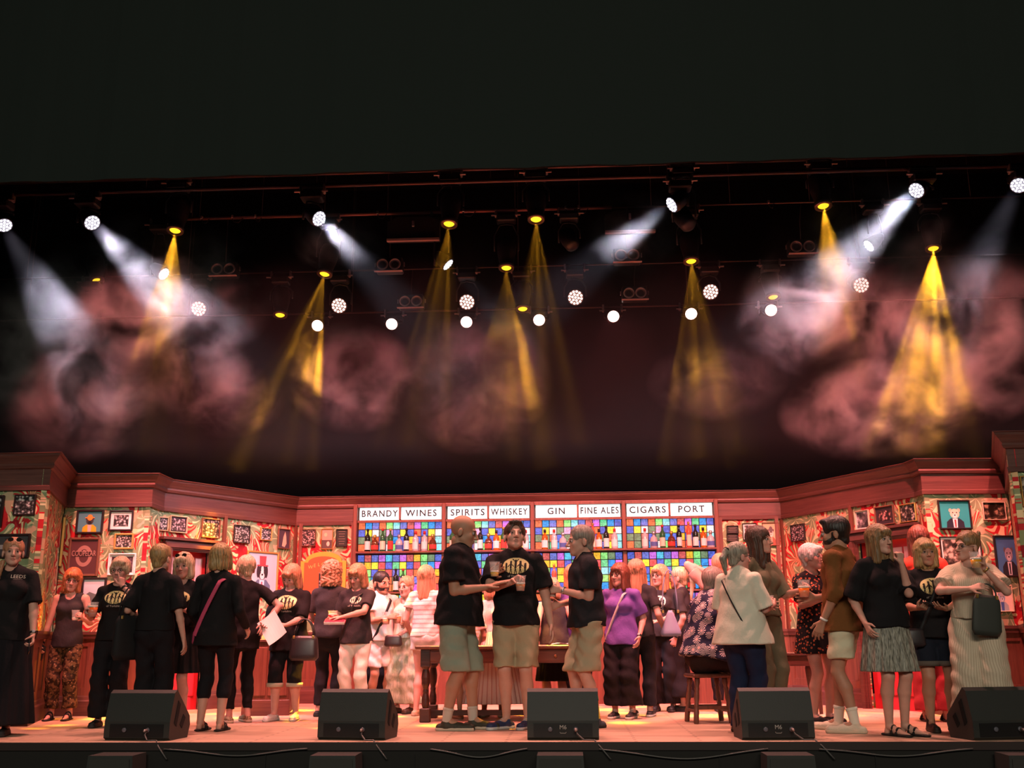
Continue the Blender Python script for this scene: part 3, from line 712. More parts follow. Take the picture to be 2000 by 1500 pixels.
    # ---- worn things
    for e in extra:
        if e=='glasses' or e=='sunglasses_up' or e=='sunglasses':
            m=MB();up=e=='sunglasses_up';z_=.103 if up else .004;y_=-.074 if up else -.100
            for sd in(-1,1):
                m.tube([MH@Vector((sd*.032+.021*math.cos(q),y_+abs(math.cos(q)*sd)*.002,z_+.016*math.sin(q))) for q in np.linspace(0,2*PI,15)],.0020,5)
                m.tube([MH@Vector((sd*.053,y_+.003,z_+.004)),MH@Vector((sd*.074,y_+.05,z_+.004)),MH@Vector((sd*.078,y_+.10,z_))],.0018,5)
            m.tube([MH@Vector((-.011,y_,z_+.004)),MH@Vector((.011,y_,z_+.004))],.0018,5)
            go=m.build('glasses_frame',mat('glasses_dark',(.02,.01,.01),.3),root,True)
            if 'sun' in e:
                m=MB()
                for sd in(-1,1): m.lathe([(.0005,-.001),(.019,-.001),(.019,.001),(.0005,.001)],14,MH@Matrix.Translation((sd*.032,y_,z_))@Matrix.Rotation(PI/2,4,'X')@Matrix.Diagonal((1,.8,1,1)))
                m.build('lens',mat('lens_dark',(.02,.015,.012),.1),go)
        if isinstance(e,tuple) and e[0] in('watch','bracelet'):
            sh,el,wr=arms[e[1]][:3];q=el+(wr-el)*.93;dd=Vector(nrm(wr-el))
            M_=Matrix.Translation(Vector(q))@dd.to_track_quat('Z','Y').to_matrix().to_4x4()
            m=MB();rr=.0165*H if f else .0185*H
            m.lathe([(rr-.004,-.009),(rr,-.009),(rr,.009),(rr-.004,.009)],16,M_,cap=False)
            wo=m.build('watch_strap' if e[0]=='watch' else 'bracelet',mat('strap_'+e[2],{'black':(.012,.012,.012),'gold':(.5,.33,.12),'silver':(.5,.5,.5),'white':(.7,.68,.62)}[e[2]],.4,metal=.0 if e[2] in('black','white') else .8),root,True)
            if e[0]=='watch':
                m=MB()
                for k_ in range(4):
                    pass
                m.lathe([(.014,0),(.014,.006),(.011,.008)],14,M_@Matrix.Translation((0,0,0))@Matrix.Rotation(math.radians(e[3] if len(e)>3 else 90),4,'Z')@Matrix.Translation((rr-.002,0,0))@Matrix.Rotation(PI/2,4,'Y'));m.build('watch_face',mat('watch_face',(.3,.3,.3),.2),wo,True)
        if isinstance(e,tuple) and e[0]=='strap':    # crossbody strap drawn over the clothes: ('strap', shoulder side, mat, width, opposite hip z)
            _,sd,sm_,wd,zz=e;m=MB();pf=[];pb=[];bo=.022
            for t in np.linspace(0,1,14):
                zf=.812-(.812-zz)*t;xx=sd*(.055-(.055+.085*w)*t)*H
                rx=(.088+.012*abs(t))*H*w;yy=.072*H*w*math.sqrt(max(0,1-(min(abs(xx)/(rx+.012*H),1))**2))+bo
                pf.append(T((xx/H,-(yy/H) if t>.06 else -.02,zf)));pb.append(T((xx/H,(yy/H+.004) if t>.06 else .02,zf)))
            for pl,sg in((pf,-1),(pb,1)):
                V=[];F=[]
                for i,p in enumerate(pl):
                    tt=nrm(pl[min(i+1,13)]-pl[max(i-1,0)]);o_=nrm(np.cross(tt,RT@V3(0,sg,0)))*wd/2
                    nn_=RT@V3(0,sg,0)*.0025
                    V+=[p+o_+nn_,p-o_+nn_,p-o_-nn_,p+o_-nn_]
                for i in range(13):
                    for q in range(4): F.append((i*4+q,i*4+(q+1)%4,i*4+4+(q+1)%4,i*4+4+q))
                m.add([Vector(v) for v in V],F)
            m.build('bag_strap',sm_,root,True)
    bpy.context.view_layer.update()
    info=dict(root=root,H=H,T=T,arms={s_:arms[s_][-1] for s_ in(-1,1)},MH=MH,wr={s_:arms[s_][2] for s_ in(-1,1)},el={s_:arms[s_][1] for s_ in(-1,1)},u=u,legs=legs,pos=P)
    PIN[key]=info;return info
# ---- held things ------------------------------------------------
def world(info,v): return info['root'].matrix_world@Vector(v)
def wdir(info,v): return (info['root'].matrix_world.to_3x3()@Vector(v)).normalized()
def cup(loc,label,fill=.62,tilt=None,s=1.,beer=(.75,.16,.015)):
    key='beer_%d_%d'%(int(beer[0]*100),int(beer[1]*100))
    M=Matrix.Translation(loc)@(tilt or Matrix.Identity(4))@Matrix.Scale(s,4)
    r=empty('pint_cup',(0,0,0),0,label,'cup',M=M)
    pm=mat('clear_plastic',(.85,.78,.75),.15,alpha=.16,spec=.5)
    m=MB();h0,h1=-.065,.065
    m.lathe([(.034,h0),(.038,h0+.03),(.044,.03),(.048,h1-.004),(.0515,h1),(.0515,h1+.003),(.0475,h1+.001),(.043,.03),(.037,h0+.03),(.033,h0+.003),(.001,h0+.003)],24,cap=False)
    m.build('cup_wall',pm,r,True)
    zt=h0+.004+(h1-h0)*fill;rt=.0345+(zt-h0)*(.0125/.13)
    m=MB();m.lathe([(.0335,h0+.004),(rt,zt-.012),(rt-.001,zt-.0119)],24)
    m.build('beer',mat(key,beer,.25,spec=.5),r,True)
    m=MB();m.lathe([(rt,zt-.012),(rt+.0015,zt),(rt-.004,zt+.004)],24);m.build('foam',mat('beer_foam',(.80,.70,.60),.8),r,True)
    return r
def held_cup(key,sd,label,fill=.62,beer=(.75,.16,.015),s=1.,dz=0.):
    i=PIN[key];h=i['arms'][sd];p=world(i,h['palm']+h['n']*.056*i['u']+h['d']*.02*i['u']+np.array([0,0,dz]))
    return cup(p,label,fill,s=s,beer=beer)
def box_thing(name,info,sd,size,label,cat,m,parts=None,off=(0,0,0),rot=(0,0,0)):
    h=info['arms'][sd];p=world(info,h['palm']+h['n']*(.020*info['u'])+np.array(off))
    d=wdir(info,h['d']);n=wdir(info,h['n']);l=d.cross(n)
    M=Matrix(((l[0],d[0],n[0],p[0]),(l[1],d[1],n[1],p[1]),(l[2],d[2],n[2],p[2]),(0,0,0,1)))@Matrix.Rotation(math.radians(rot[0]),4,'X')@Matrix.Rotation(math.radians(rot[1]),4,'Y')@Matrix.Rotation(math.radians(rot[2]),4,'Z')
    r=empty(name,(0,0,0),0,label,cat,M=M)
    mb=MB();mb.box((0,0,0),size,bev=min(size)*.3);mb.build('case',m,r)
    return r,M
def phone(info,sd,label,off=(0,.03,0),rot=(0,0,0)):
    h=info['arms'][sd];o_=h['n']*.008+h['d']*.035
    r,M=box_thing('mobile_phone',info,sd,(.074,.15,.009),label,'phone',mat('phone_black',(.015,.016,.018),.3),off=tuple(o_),rot=rot)
    mb=MB();mb.box((0,0,.0048),(.068,.142,.001));mb.build('screen',mat('phone_screen',(.03,.03,.035),.1),r)
    mb=MB();mb.box((.018,.05,-.0052),(.026,.03,.002));mb.build('camera_lens',mat('lens_dark',(.02,.015,.012),.1),r);return r
# ============================================================ the stage set
ZT=2.6
def wood(name,c1,c2,sc=(1.2,1.2,22),rough=.45):
    if name in MATS: return MATS[name]
    m=mat(name,c1,rough,spec=.4);g=NG(m);f=g.noise(g.coord('Object',sc),1.6,4,.6,.4)
    g.L.new(g.ramp(f,[(.3,c1),(.7,c2)]),g.b.inputs['Base Color'])
    bp=g.n('Bump',{'Strength':.2,'Distance':.01,'Height':f});g.L.new(bp.outputs[0],g.b.inputs['Normal']);return m
WOOD=wood('mahogany',(.070,.027,.022),(.125,.052,.040))
WOODD=wood('mahogany_upright',(.10,.034,.022),(.18,.068,.042),(22,22,1.2))
DARKW=wood('dark_stained_wood',(.030,.010,.008),(.06,.02,.014))
BLACKCLOTH=mat('black_drape',(.006,.006,.008),.95,spec=.05)
def wallpaper():
    m=mat('jungle_wallpaper',(.5,.03,.03),.75,spec=.2);g=NG(m);v=g.coord('Object')
    x=g.n('SeparateXYZ',{0:v});flat=g.n('CombineXYZ',{0:x.outputs[0],1:x.outputs[2]}).outputs[0]
    wob=g.n('TexNoise',{0:flat,'Scale':3.5,'Detail':1.}).outputs['Color']
    ww=g.n('VectorMath',{0:wob,1:(.5,.5,.5)},operation='SUBTRACT').outputs[0]
    wv=g.n('VectorMath',{0:ww,1:(.30,.30,0)},operation='MULTIPLY').outputs[0]
    p=g.n('VectorMath',{0:flat,1:wv},operation='ADD').outputs[0]
    def fans(scale,off,nst,R,swirl=6.,am=.06):
        q=g.n('VectorMath',{0:p,1:off},operation='ADD').outputs[0]
        vo=g.n('TexVoronoi',{0:q,'Scale':scale,'Randomness':.75},voronoi_dimensions='2D')
        sb=g.n('VectorMath',{0:q,1:vo.outputs['Position']},operation='SUBTRACT').outputs[0]
        xy=g.n('SeparateXYZ',{0:sb})
        an=g.math('ARCTAN2',xy.outputs[1],xy.outputs[0])
        st=g.math('SINE',g.math('ADD',g.math('MULTIPLY',an,nst),g.math('MULTIPLY',vo.outputs['Distance'],swirl)))
        inside=g.math('LESS_THAN',vo.outputs['Distance'],g.math('ADD',R,g.math('MULTIPLY',st,am)))
        return vo,st,inside,an
    v1,s1,i1,_=fans(2.5,(0,0,0),12.,.60)
    cr=(.74,.60,.33);red=(.46,.02,.025);dr=(.26,.012,.018);gr=(.30,.38,.20);gd=(.10,.17,.08)
    base=g.mix(g.math('GREATER_THAN',g.noise(flat,9,2),.52),red,dr)
    star=g.n('TexVoronoi',{0:p,'Scale':11.,'Randomness':1.},voronoi_dimensions='2D')
    base=g.mix(g.math('LESS_THAN',star.outputs['Distance'],.17),base,(.62,.42,.22))
    fanc=g.mix(g.math('GREATER_THAN',s1,.62),red,cr);fanc=g.mix(g.math('LESS_THAN',s1,-.72),fanc,(.22,.27,.12))
    c=g.mix(i1,base,fanc)
    # round green leaves with pale ribs
    v2,s2,i2,_=fans(2.8,(1.7,.9,0),6.,.47,3.,.17)
    rnd=g.n('SeparateColor',{0:v2.outputs['Color']}).outputs[0]
    leaf=g.mix(g.math('GREATER_THAN',s2,.86),g.mix(g.noise(flat,7,1),gd,gr),(.55,.62,.34))
    leaf=g.mix(g.math('GREATER_THAN',g.noise(flat,5,2),.56),leaf,(.46,.36,.22))
    c=g.mix(g.math('MULTIPLY',i2,g.math('GREATER_THAN',rnd,.15)),c,leaf)
    g.L.new(c,g.b.inputs['Base Color']);return m
WP=wallpaper()
def pt(x,y,z=ZT): p=atz(x,y,z);return Vector((p.x,p.y))
# plan of the flats, left to right
PLo=pt(100,887);PL0=Vector((PLo.x-3.5,PLo.y+.05))
PL1=pt(133,928);PL2=pt(299,927);PL3=pt(322,937);PBL=pt(580,973);PBR=pt(1523,958);PR3=pt(1783,905);PR2=pt(1797,899)
PR1=pt(1960,898);PRo=pt(1965,846);PR0=Vector((PRo.x+3.5,PRo.y+.05))
PLAN=[PL0,PLo,PL1,PL2,PL3,PBL,PBR,PR3,PR2,PR1,PRo,PR0]
def sweep(pl,prof):
    'prof: (out,z) list; out = towards the stage'
    V=[];F=[];n=len(prof);ds=[(pl[i+1]-pl[i]).normalized() for i in range(len(pl)-1)]
    ns=[Vector((d.y,-d.x)) for d in ds]
    for i,p in enumerate(pl):
        if i==0: m=ns[0]
        elif i==len(pl)-1: m=ns[-1]
        else:
            m=(ns[i-1]+ns[i]).normalized();m=m/max(m.dot(ns[i]),.45)
        for o,z in prof: V.append((p.x+m.x*o,p.y+m.y*o,z))
    for i in range(len(pl)-1):
        for k in range(n): F.append((i*n+k,i*n+(k+1)%n,(i+1)*n+(k+1)%n,(i+1)*n+k)[::-1])
    F.append(tuple(range(n)));F.append(tuple((len(pl)-1)*n+k for k in range(n))[::-1])
    return V,F
CB=2.6-.345
corn=[(-.04,CB-.02),(.025,CB-.02),(.028,CB+.02),(.018,CB+.028),(.018,CB+.19),(.040,CB+.20),(.052,CB+.225),(.046,CB+.245),(.060,CB+.262),(.068,CB+.275),(.100,CB+.315),(.104,CB+.335),(.120,CB+.34),(.120,ZT),(-.04,ZT)]
V,F=sweep(PLAN,corn);tag(mkobj('trim_1',V,F,WOOD),kind='structure')
def rails():
    def cutp(A,B,d): return A+(B-A).normalized()*d
    lA,lB=cutp(PL3,PBL,dl[0]-.03),cutp(PL3,PBL,dl[1]+.04);rA,rB=cutp(PBR,PR3,dr[0]-.04),cutp(PBR,PR3,dr[1]+.03)
    for k,pl in enumerate(([PL0,PLo,PL1,PL2,PL3,lA],[lB,PBL,PBR,rA],[rB,PR3,PR2,PR1,PRo,PR0])):
        V,F=sweep(pl,[(-.02,.80),(.045,.80),(.05,.83),(.06,.845),(.06,.875),(-.02,.875)]);tag(mkobj('trim_%d'%(60+k),V,F,WOOD),kind='structure')
        V,F=sweep(pl,[(-.02,0),(.05,0),(.05,.15),(.035,.165),(.03,.20),(.02,.21),(-.02,.21)]);tag(mkobj('baseboard_'+('left','centre','right')[k],V,F,WOOD),kind='structure')
SEG={}
def wall(name,A,B,paper=True,skip=None):
    d=(B-A);Ln=d.length;d=d/Ln;a=math.atan2(d.y,d.x)
    M=Matrix.Translation((A.x,A.y,0))@Matrix.Rotation(a,4,'Z')     # local x along, -y to the stage
    SEG[name]=(A,B,M,Ln)
    mb=MB()
    holes=sorted(skip or [])
    xs=[0]+[q for h in holes for q in h[:2]]+[Ln]
    for i in range(0,len(xs),2):
        if xs[i+1]-xs[i]>.001: mb.box(((xs[i]+xs[i+1])/2,.03,(ZT)/2),(xs[i+1]-xs[i],.05,ZT-.02))
    for h in holes: mb.box(((h[0]+h[1])/2,.03,(h[2]+ZT)/2),(h[1]-h[0],.05,ZT-h[2]))
    o=mb.build(name,WP);o.matrix_world=M;tag(o,kind='structure')
    # panelled dado
    mb=MB();x=.03
    for q in range(0,len(xs),2):
        a0,a1=xs[q],xs[q+1]
        if a1-a0<.08: continue
        n=max(1,int(round((a1-a0)/.42)));wd=(a1-a0)/n
        for k in range(n):
            x0,x1=a0+k*wd,a0+(k+1)*wd
            mb.box(((x0+x1)/2,.0,.50),(wd,.02,.62))
            for xx in(x0+.035,x1-.035): mb.box((xx,-.014,.50),(.07,.02,.60))
            for zz in(.25,.76): mb.box(((x0+x1)/2,-.013,zz),(wd-.14,.018,.08))
    if mb.v:
        q=mb.build('trim_'+str(len(SEG)+2),WOODD);q.matrix_world=M;tag(q,kind='structure')
    return M
def onwall(nm,x,y):
    A,B,M,Ln=SEG[nm];d=_ray(x,y);n=Vector((-(B-A).y,(B-A).x,0)).normalized()
    dv=Vector(d);t=(Vector((A.x,A.y,0))-Vector((0,0,CH))).dot(n)/dv.dot(n);P=Vector((0,0,CH))+dv*t
    l=M.inverted()@P;return l.x,l.z
wall('wall_left_outer',PL0,PLo);wall('wall_left_outer_return',PLo,PL1);wall('wall_left',PL1,PL2);wall('wall_left_return',PL2,PL3)
SEG['wall_left_wing']=(PL3,PBL,Matrix.Translation((PL3.x,PL3.y,0))@Matrix.Rotation(math.atan2((PBL-PL3).y,(PBL-PL3).x),4,'Z'),(PBL-PL3).length)
SEG['wall_right_wing']=(PBR,PR3,Matrix.Translation((PBR.x,PBR.y,0))@Matrix.Rotation(math.atan2((PR3-PBR).y,(PR3-PBR).x),4,'Z'),(PR3-PBR).length)
dl=(.10,onwall('wall_left_wing',412,1060)[0],onwall('wall_left_wing',330,1052)[1]-.12)
dr=(onwall('wall_right_wing',1672,1060)[0],SEG['wall_right_wing'][3]-.10,onwall('wall_right_wing',1700,1036)[1]-.12)
rails()
wall('wall_left_wing',PL3,PBL,skip=[dl]);wall('wall_back',PBL,PBR);wall('wall_right_wing',PBR,PR3,skip=[dr])
wall('wall_right_return',PR3,PR2);wall('wall_right',PR2,PR1);wall('wall_right_outer_return',PR1,PRo);wall('wall_right_outer',PRo,PR0)
# thin upright battens at the joints
k=0
for nm,xx in(('wall_left_wing',(440,1000)),('wall_left_wing',(576,1050)),('wall_back',(588,1050)),('wall_back',(690,1050)),('wall_back',(1408,1050)),('wall_back',(1518,1050)),('wall_right_wing',(1528,1030)),('wall_right_wing',(1661,980))):
    s,_=onwall(nm,*xx);mb=MB();mb.box((s,-.012,1.55),(.045,.03,1.42));o=mb.build('trim_'+str(30+k),WOODD);o.matrix_world=SEG[nm][2];tag(o,kind='structure');k+=1
RED=mat('red_door_paint',(.55,.03,.04),.4);PALE=mat('frosted_glass',(.75,.42,.42),.25)
for i,(nm,h) in enumerate((('wall_left_wing',dl),('wall_right_wing',dr))):
    M=SEG[nm][2];r=empty('door_%d'%(i+1),(0,0,0),M=M);tag(r,kind='structure')
    x0,x1,zt=h;mb=MB()
    for a_,b_ in((0,.12),(.018,.085),(.036,.05)):
        mb.box((x0-.01+0,-.03-a_,zt/2),(b_,.03,zt+.02));mb.box((x1+.01,-.03-a_,zt/2),(b_,.03,zt+.02))
        mb.box(((x0+x1)/2,-.03-a_,zt+.045),(x1-x0+.14,.03,b_))
    mb.box(((x0+x1)/2,-.05,zt+.12),(x1-x0+.24,.09,.03))
    mb.build('door_frame',WOOD,r)
    mb=MB();W_=(x1-x0);mb.box(((x0+x1)/2,.10,zt/2),(W_,.04,zt));
    for q in(0,1):
        cx=x0+W_*(.27+.46*q)
        for z0,z1 in((.15,.75),(.85,1.0)): mb.box((cx,.07,(z0+z1)/2),(W_*.36,.02,z1-z0),bev=.008)
    leaf=mb.build('door_leaf',RED,r)
    mb=MB()
    for q in(0,1):
        for a_ in(0,1):
            for b_ in(0,1): mb.box((x0+W_*(.175+.46*q+.19*a_),.072,1.22+b_*.36),(W_*.155,.012,.30))
    mb.build('window_pane',PALE,leaf)
    mb=MB();mb.lathe([(.02,0),(.02,.012),(.008,.018),(.008,.04),(.022,.05),(.024,.065),(.012,.078)],12,Matrix.Translation((x0+W_*.06,.08,1.0))@Matrix.Rotation(PI/2,4,'X'));mb.build('door_handle',mat('brass',(.6,.4,.12),.3,metal=.9),leaf,True)
# ---- floor, stage front, masking
m=mat('stage_floor',(.36,.27,.22),.5,spec=.35);g=NG(m);v=g.coord('Object')
pl=g.noise(g.coord('Object',(.35,5,1)),3,3,.6,.3);br=g.n('TexBrick',{0:g.coord('Object',(.5,3.2,1)),'Scale':1.,'Mortar Size':.006,'Color1':(1,1,1,1),'Color2':(.86,.86,.86,1),'Mortar':(.6,.6,.6,1)})
c=g.ramp(pl,[(.25,(.44,.27,.18)),(.5,(.58,.38,.27)),(.75,(.68,.47,.35))]);c2=g.n('Mix',{0:1.,6:c,7:br.outputs[0]},data_type='RGBA',blend_type='MULTIPLY').outputs[2]
g.L.new(c2,g.b.inputs['Base Color']);bp=g.n('Bump',{'Strength':.15,'Distance':.01,'Height':pl});g.L.new(bp.outputs[0],g.b.inputs['Normal'])
YE=8.30
tag(MB().box((0,YE+3.5,-.02),(18,7,.04)).build('floor',m),kind='structure')
lip=mat('stage_lip',(.03,.02,.018),.5)
tag(MB().box((0,YE-.015,-.03),(18,.03,.058)).build('trim_50',lip),kind='structure')
tag(MB().box((0,YE-.0,-.64),(18,.05,1.15)).build('wall_stage_front',mat('stage_front',(.013,.0125,.011),.85)),kind='structure')
mb=MB()
for x in np.arange(-7,7,1.16): mb.box((x,YE-.03,-.64),(.006,.01,1.1))
tag(mb.build('trim_51',mat('seam_dark',(.008,.008,.008))),kind='structure')
tag(MB().box((0,2,-1.22),(24,13,.04)).build('floor_auditorium',mat('auditorium_carpet',(.02,.015,.015),.95)),kind='structure')
tag(MB().box((0,15.3,3.4),(20,.05,9)).build('wall_backdrop',BLACKCLOTH),kind='structure')
for sx in(-1,1): tag(MB().box((sx*9.2,11.8,3.4),(.05,7,9)).build('wall_wing_'+('left' if sx<0 else 'right'),BLACKCLOTH),kind='structure')
tag(MB().box((0,11.9,7.9),(20,7.2,.05)).build('ceiling',BLACKCLOTH),kind='structure')
# proscenium header: sheer black border with its hem pocket
hb=aty(1000,327,8.55).z
V=[];F=[];n=120
for i in range(n+1):
    x=-9+18*i/n;o_=.012*math.sin(i*.9)+.006*math.sin(i*2.3)
    for z,e in((hb,1.),(hb+.22,.9),(hb+.24,.8),(8.2,.4)): V.append((x,8.55+o_*e,z))
    for z,e in((8.2,.4),(hb+.24,.8),(hb+.22,.9),(hb,1.)): V.append((x,8.58+o_*e,z))
for i in range(n):
    for k in range(8): F.append((i*8+k,i*8+8+k,i*8+8+(k+1)%8,i*8+(k+1)%8))
o=mkobj('header_border',V,F,mat('header_cloth',(.014,.019,.017),.95,spec=.05,bump=(14,.25,(1,1,3))));tag(o,'black header border cloth hanging across the top of the stage opening','curtain')
def lettering(txt,parent,loc,size,m,rot=(PI/2,0,0),sp=1.,maxw=None,ext=0):
    cu_=bpy.data.curves.new('t','FONT');cu_.body=txt;cu_.size=size;cu_.align_x='CENTER';cu_.align_y='CENTER';cu_.space_character=sp;cu_.resolution_u=3;cu_.offset=ext
    to=bpy.data.objects.new('t',cu_);COL.objects.link(to);bpy.context.view_layer.update();me=bpy.data.meshes.new_from_object(to);bpy.data.objects.remove(to)
    me.materials.clear();me.materials.append(m);o=bpy.data.objects.new('lettering',me);COL.objects.link(o);o.parent=parent;o.location=loc;o.rotation_euler=rot
    if maxw and len(me.vertices):
        wm=max(v.co.x for v in me.vertices)*2;o.scale=(min(1,maxw/wm),1,1)
    return o
# ---- bar back
A,B,MBK,LB=SEG['wall_back']
sx=[onwall('wall_back',p,1050)[0] for p in(697,869,1041,1219,1399)]
zz=lambda y:onwall('wall_back',1045,y)[1]
TC={'o':(.90,.16,.05),'c':(.03,.30,.85),'i':(.09,.13,.62),'l':(.28,.80,.22),'a':(.25,.75,.85),'v':(.15,.18,.62),'r':(.62,.10,.10),'m':(.58,.15,.72),'g':(.12,.62,.28),
    'y':(.92,.78,.05),'w':(.95,.95,.88),'d':(.17,.26,.14),'p':(.78,.38,.62),'t':(.10,.55,.85),'u':(.95,.50,.03)}
def tilemat(k):
    nm='stained_glass_'+k
    if nm in MATS: return MATS[nm]
    c=TC[k];m=mat(nm,c,.2);g=NG(m);v=g.coord('Object')
    f=g.noise(v,16,2,.5,2.5);cc=g.mix(g.ramp(f,[(.35,(0,0,0)),(.60,(1,1,1))]),tuple(q*.68 for q in c),tuple(min(1,q*1.25+.02) for q in c))
    g.L.new(cc,g.b.inputs['Emission Color']);g.b.inputs['Emission Strength'].default_value=.95;g.b.inputs['Base Color'].default_value=(*[q*.25 for q in c],1);return m
ROWS=['ocvolavrmgci','iywdpiyioiyw','ddoidciuidoa','odgcwliorvya'.replace('o','o'),'irvmtvmruldi','duyrigyirgcm','oliurvlroatu','vgcyodmivlyo','ltviouygmcdr','orcidyalvmot','ivmgoycdrlua','yodvaicmlrgi']
SIGNS=[('BRANDY','WINES'),('SPIRITS','WHISKEY'),('GIN','FINE ALES'),('CIGARS','PORT')]
TK=list(TC);tms=[tilemat(k) for k in TK]
SGL=mat('backlit_sign',(.9,.95,.95),.3,emit=(.72,.93,.90),es=1.08);INK=mat('sign_ink',(.01,.04,.05),.6);LEAD=mat('lead_came',(.012,.010,.014),.5)
zs0=zz(1012.5);zs1=zz(988.5)
rowz=[zz(1017)-.0935*k for k in range(4)];sh1=rowz[3]-.0935-.022
rowz+= [sh1-.022-.0935*k for k in range(5)];sh2=rowz[8]-.0935-.022
rowz+= [sh2-.022-.0935*k for k in range(3)]
zb=rowz[-1]-.11
bar=empty('bar_back',(0,0,0),0,'wide wooden bar back with backlit coloured glass tiles, category signs and bottle shelves','bar back',M=MBK)
for b in range(4):
    x0,x1=sx[b]+.03,sx[b+1]-.03;cwid=(x1-x0)/12
    nm1,nm2=SIGNS[b]
    V=[];F=[];mi=[]
    for j,z in enumerate(rowz):
        for i in range(12):
            a0,a1=x0+i*cwid+.005,x0+(i+1)*cwid-.005;bb=len(V)
            V+=[(a0,-.06,z-.0935+.005),(a1,-.06,z-.0935+.005),(a1,-.06,z-.005),(a0,-.06,z-.005)];F.append((bb,bb+1,bb+2,bb+3));mi.append(TK.index(ROWS[j][i]))
    gp=mkobj('glass_panel',V,F,tms,bar,mi);gp['label']='coloured glass tiles under %s and %s'%(nm1,nm2)
    mb=MB();mb.box(((x0+x1)/2,-.045,(rowz[0]+zb)/2),(x1-x0,.02,rowz[0]-zb));mb.build('lead_grid',LEAD,gp)
    for h,nm in enumerate((nm1,nm2)):
        xa=x0+(x1-x0)*h/2+.012;xb=x0+(x1-x0)*(h+1)/2-.012
        mb=MB();mb.box(((xa+xb)/2,-.05,(zs0+zs1)/2),(xb-xa,.03,zs1-zs0));s_=mb.build('sign',SGL,bar);s_['label']='backlit white sign reading '+nm
        o=lettering(nm,s_,((xa+xb)/2,-.067,(zs0+zs1)/2),.118,INK,sp=1.22,maxw=(xb-xa)*.93,ext=.0026)
mb=MB()
for q in range(5):
    mb=MB();mb.box((sx[q],-.075,(zs1+.0)/2+.02),(.05,.13,zs1+.04),bev=.006);mb.build('upright',WOODD,bar)
mb=MB();mb.box(((sx[0]+sx[4])/2,-.06,zs1+.02),(sx[4]-sx[0],.10,.035));mb.box(((sx[0]+sx[4])/2,-.06,zs0-.022),(sx[4]-sx[0],.10,.03))
for q in range(4): mb.box(((sx[q]+sx[q+1])/2,-.06,(zs0+zs1)/2),(.024,.10,zs1-zs0))
mb.build('sign_rail',WOODD,bar)
for k_,zsh in enumerate((sh1,sh2)):
    mb=MB();mb.box(((sx[0]+sx[4])/2,-.12,zsh),(sx[4]-sx[0]-.05,.16,.022),bev=.004);mb.build('bottle_shelf',WOODD,bar)
mb=MB();mb.box(((sx[0]+sx[4])/2,-.12,zb/2),(sx[4]-sx[0],.2,zb));mb.build('cabinet_base',WOODD,bar)
# bottles
def bottle_proto(kind,cm,lm,capm,label):
    P={'wine':[(.036,0),(.037,.005),(.037,.17),(.034,.195),(.016,.225),(.0135,.235),(.0135,.285),(.016,.287),(.016,.295)],
       'spirit':[(.040,0),(.041,.006),(.041,.15),(.036,.175),(.015,.195),(.0145,.235),(.0165,.237),(.0165,.255)],
       'squat':[(.048,0),(.050,.006),(.050,.10),(.040,.135),(.017,.155),(.0155,.190),(.020,.192),(.020,.215)],
       'tall':[(.031,0),(.032,.005),(.033,.21),(.030,.235),(.014,.26),(.0125,.315),(.015,.317),(.015,.33)]}[kind]
    r=empty('bottle',(0,0,-5),0,label,'bottle','bottles on the bar back shelves')
    MB().lathe(P[:-2],14).build('glass_body',cm,r,True)
    hcap=P[-3][1]-.02;m=MB();m.lathe([(P[-2][0]+.001,hcap),(P[-1][0]+.001,P[-1][1])],12);m.build('cap',capm,r,True)
    z0=P[1][1]+.02;z1=z0+(P[2][1]-z0)*.75;rr=P[2][0]+.001
    m=MB();V=[];F=[]
    for i in range(13):
        a=-PI/2+(i/12-.5)*2.4
        for z in(z0,z1): V.append((rr*math.cos(a),rr*math.sin(a),z))
    for i in range(12): F.append((2*i,2*i+2,2*i+3,2*i+1))
    m.add(V,F);m.build('bottle_label',lm,r,True);return r
gb=lambda n,c:mat('glass_'+n,c,.08,spec=.6,alpha=.88)
paper=lambda n,c:mat('label_'+n,c,.7)
BK=[('wine',gb('green',(.02,.10,.03)),paper('cream',(.6,.55,.4)),mat('cap_red',(.3,.02,.02)),'green wine bottle with a cream label'),
    ('spirit',gb('amber',(.30,.10,.01)),paper('white',(.65,.63,.6)),mat('cap_black',(.01,.01,.01)),'amber spirit bottle with a white label and black cap'),
    ('wine',gb('black',(.01,.012,.01)),paper('white',(.65,.63,.6)),mat('cap_black',(.01,.01,.01)),'near black wine bottle with a white label'),
    ('squat',gb('clear',(.35,.40,.42)),paper('blue',(.05,.10,.3)),mat('cap_silver',(.5,.5,.5),.3,metal=.8),'squat clear gin bottle with a blue label'),
    ('tall',gb('rose',(.55,.10,.05)),paper('cream',(.6,.55,.4)),mat('cap_gold',(.5,.35,.1),.3,metal=.8),'tall rose coloured bottle with a cream label'),
    ('spirit',gb('clear',(.35,.40,.42)),paper('white',(.65,.63,.6)),mat('cap_red',(.3,.02,.02)),'clear spirit bottle with a white label and red cap'),
    ('squat',gb('brown',(.08,.03,.01)),paper('red',(.4,.04,.03)),mat('cap_gold',(.5,.35,.1),.3,metal=.8),'squat brown bottle with a red label'),
    ('wine',gb('green',(.02,.10,.03)),paper('red',(.4,.04,.03)),mat('cap_gold',(.5,.35,.1),.3,metal=.8),'green wine bottle with a red label')]
protos=[None]*len(BK);used=set()
def copy_thing(r):
    c=r.copy();COL.objects.link(c)
    for ch in kids(r):
        d=ch.copy();COL.objects.link(d);d.parent=c
        for g_ in kids(ch): e=g_.copy();COL.objects.link(e);e.parent=d
    return c
rng=random.Random(5)
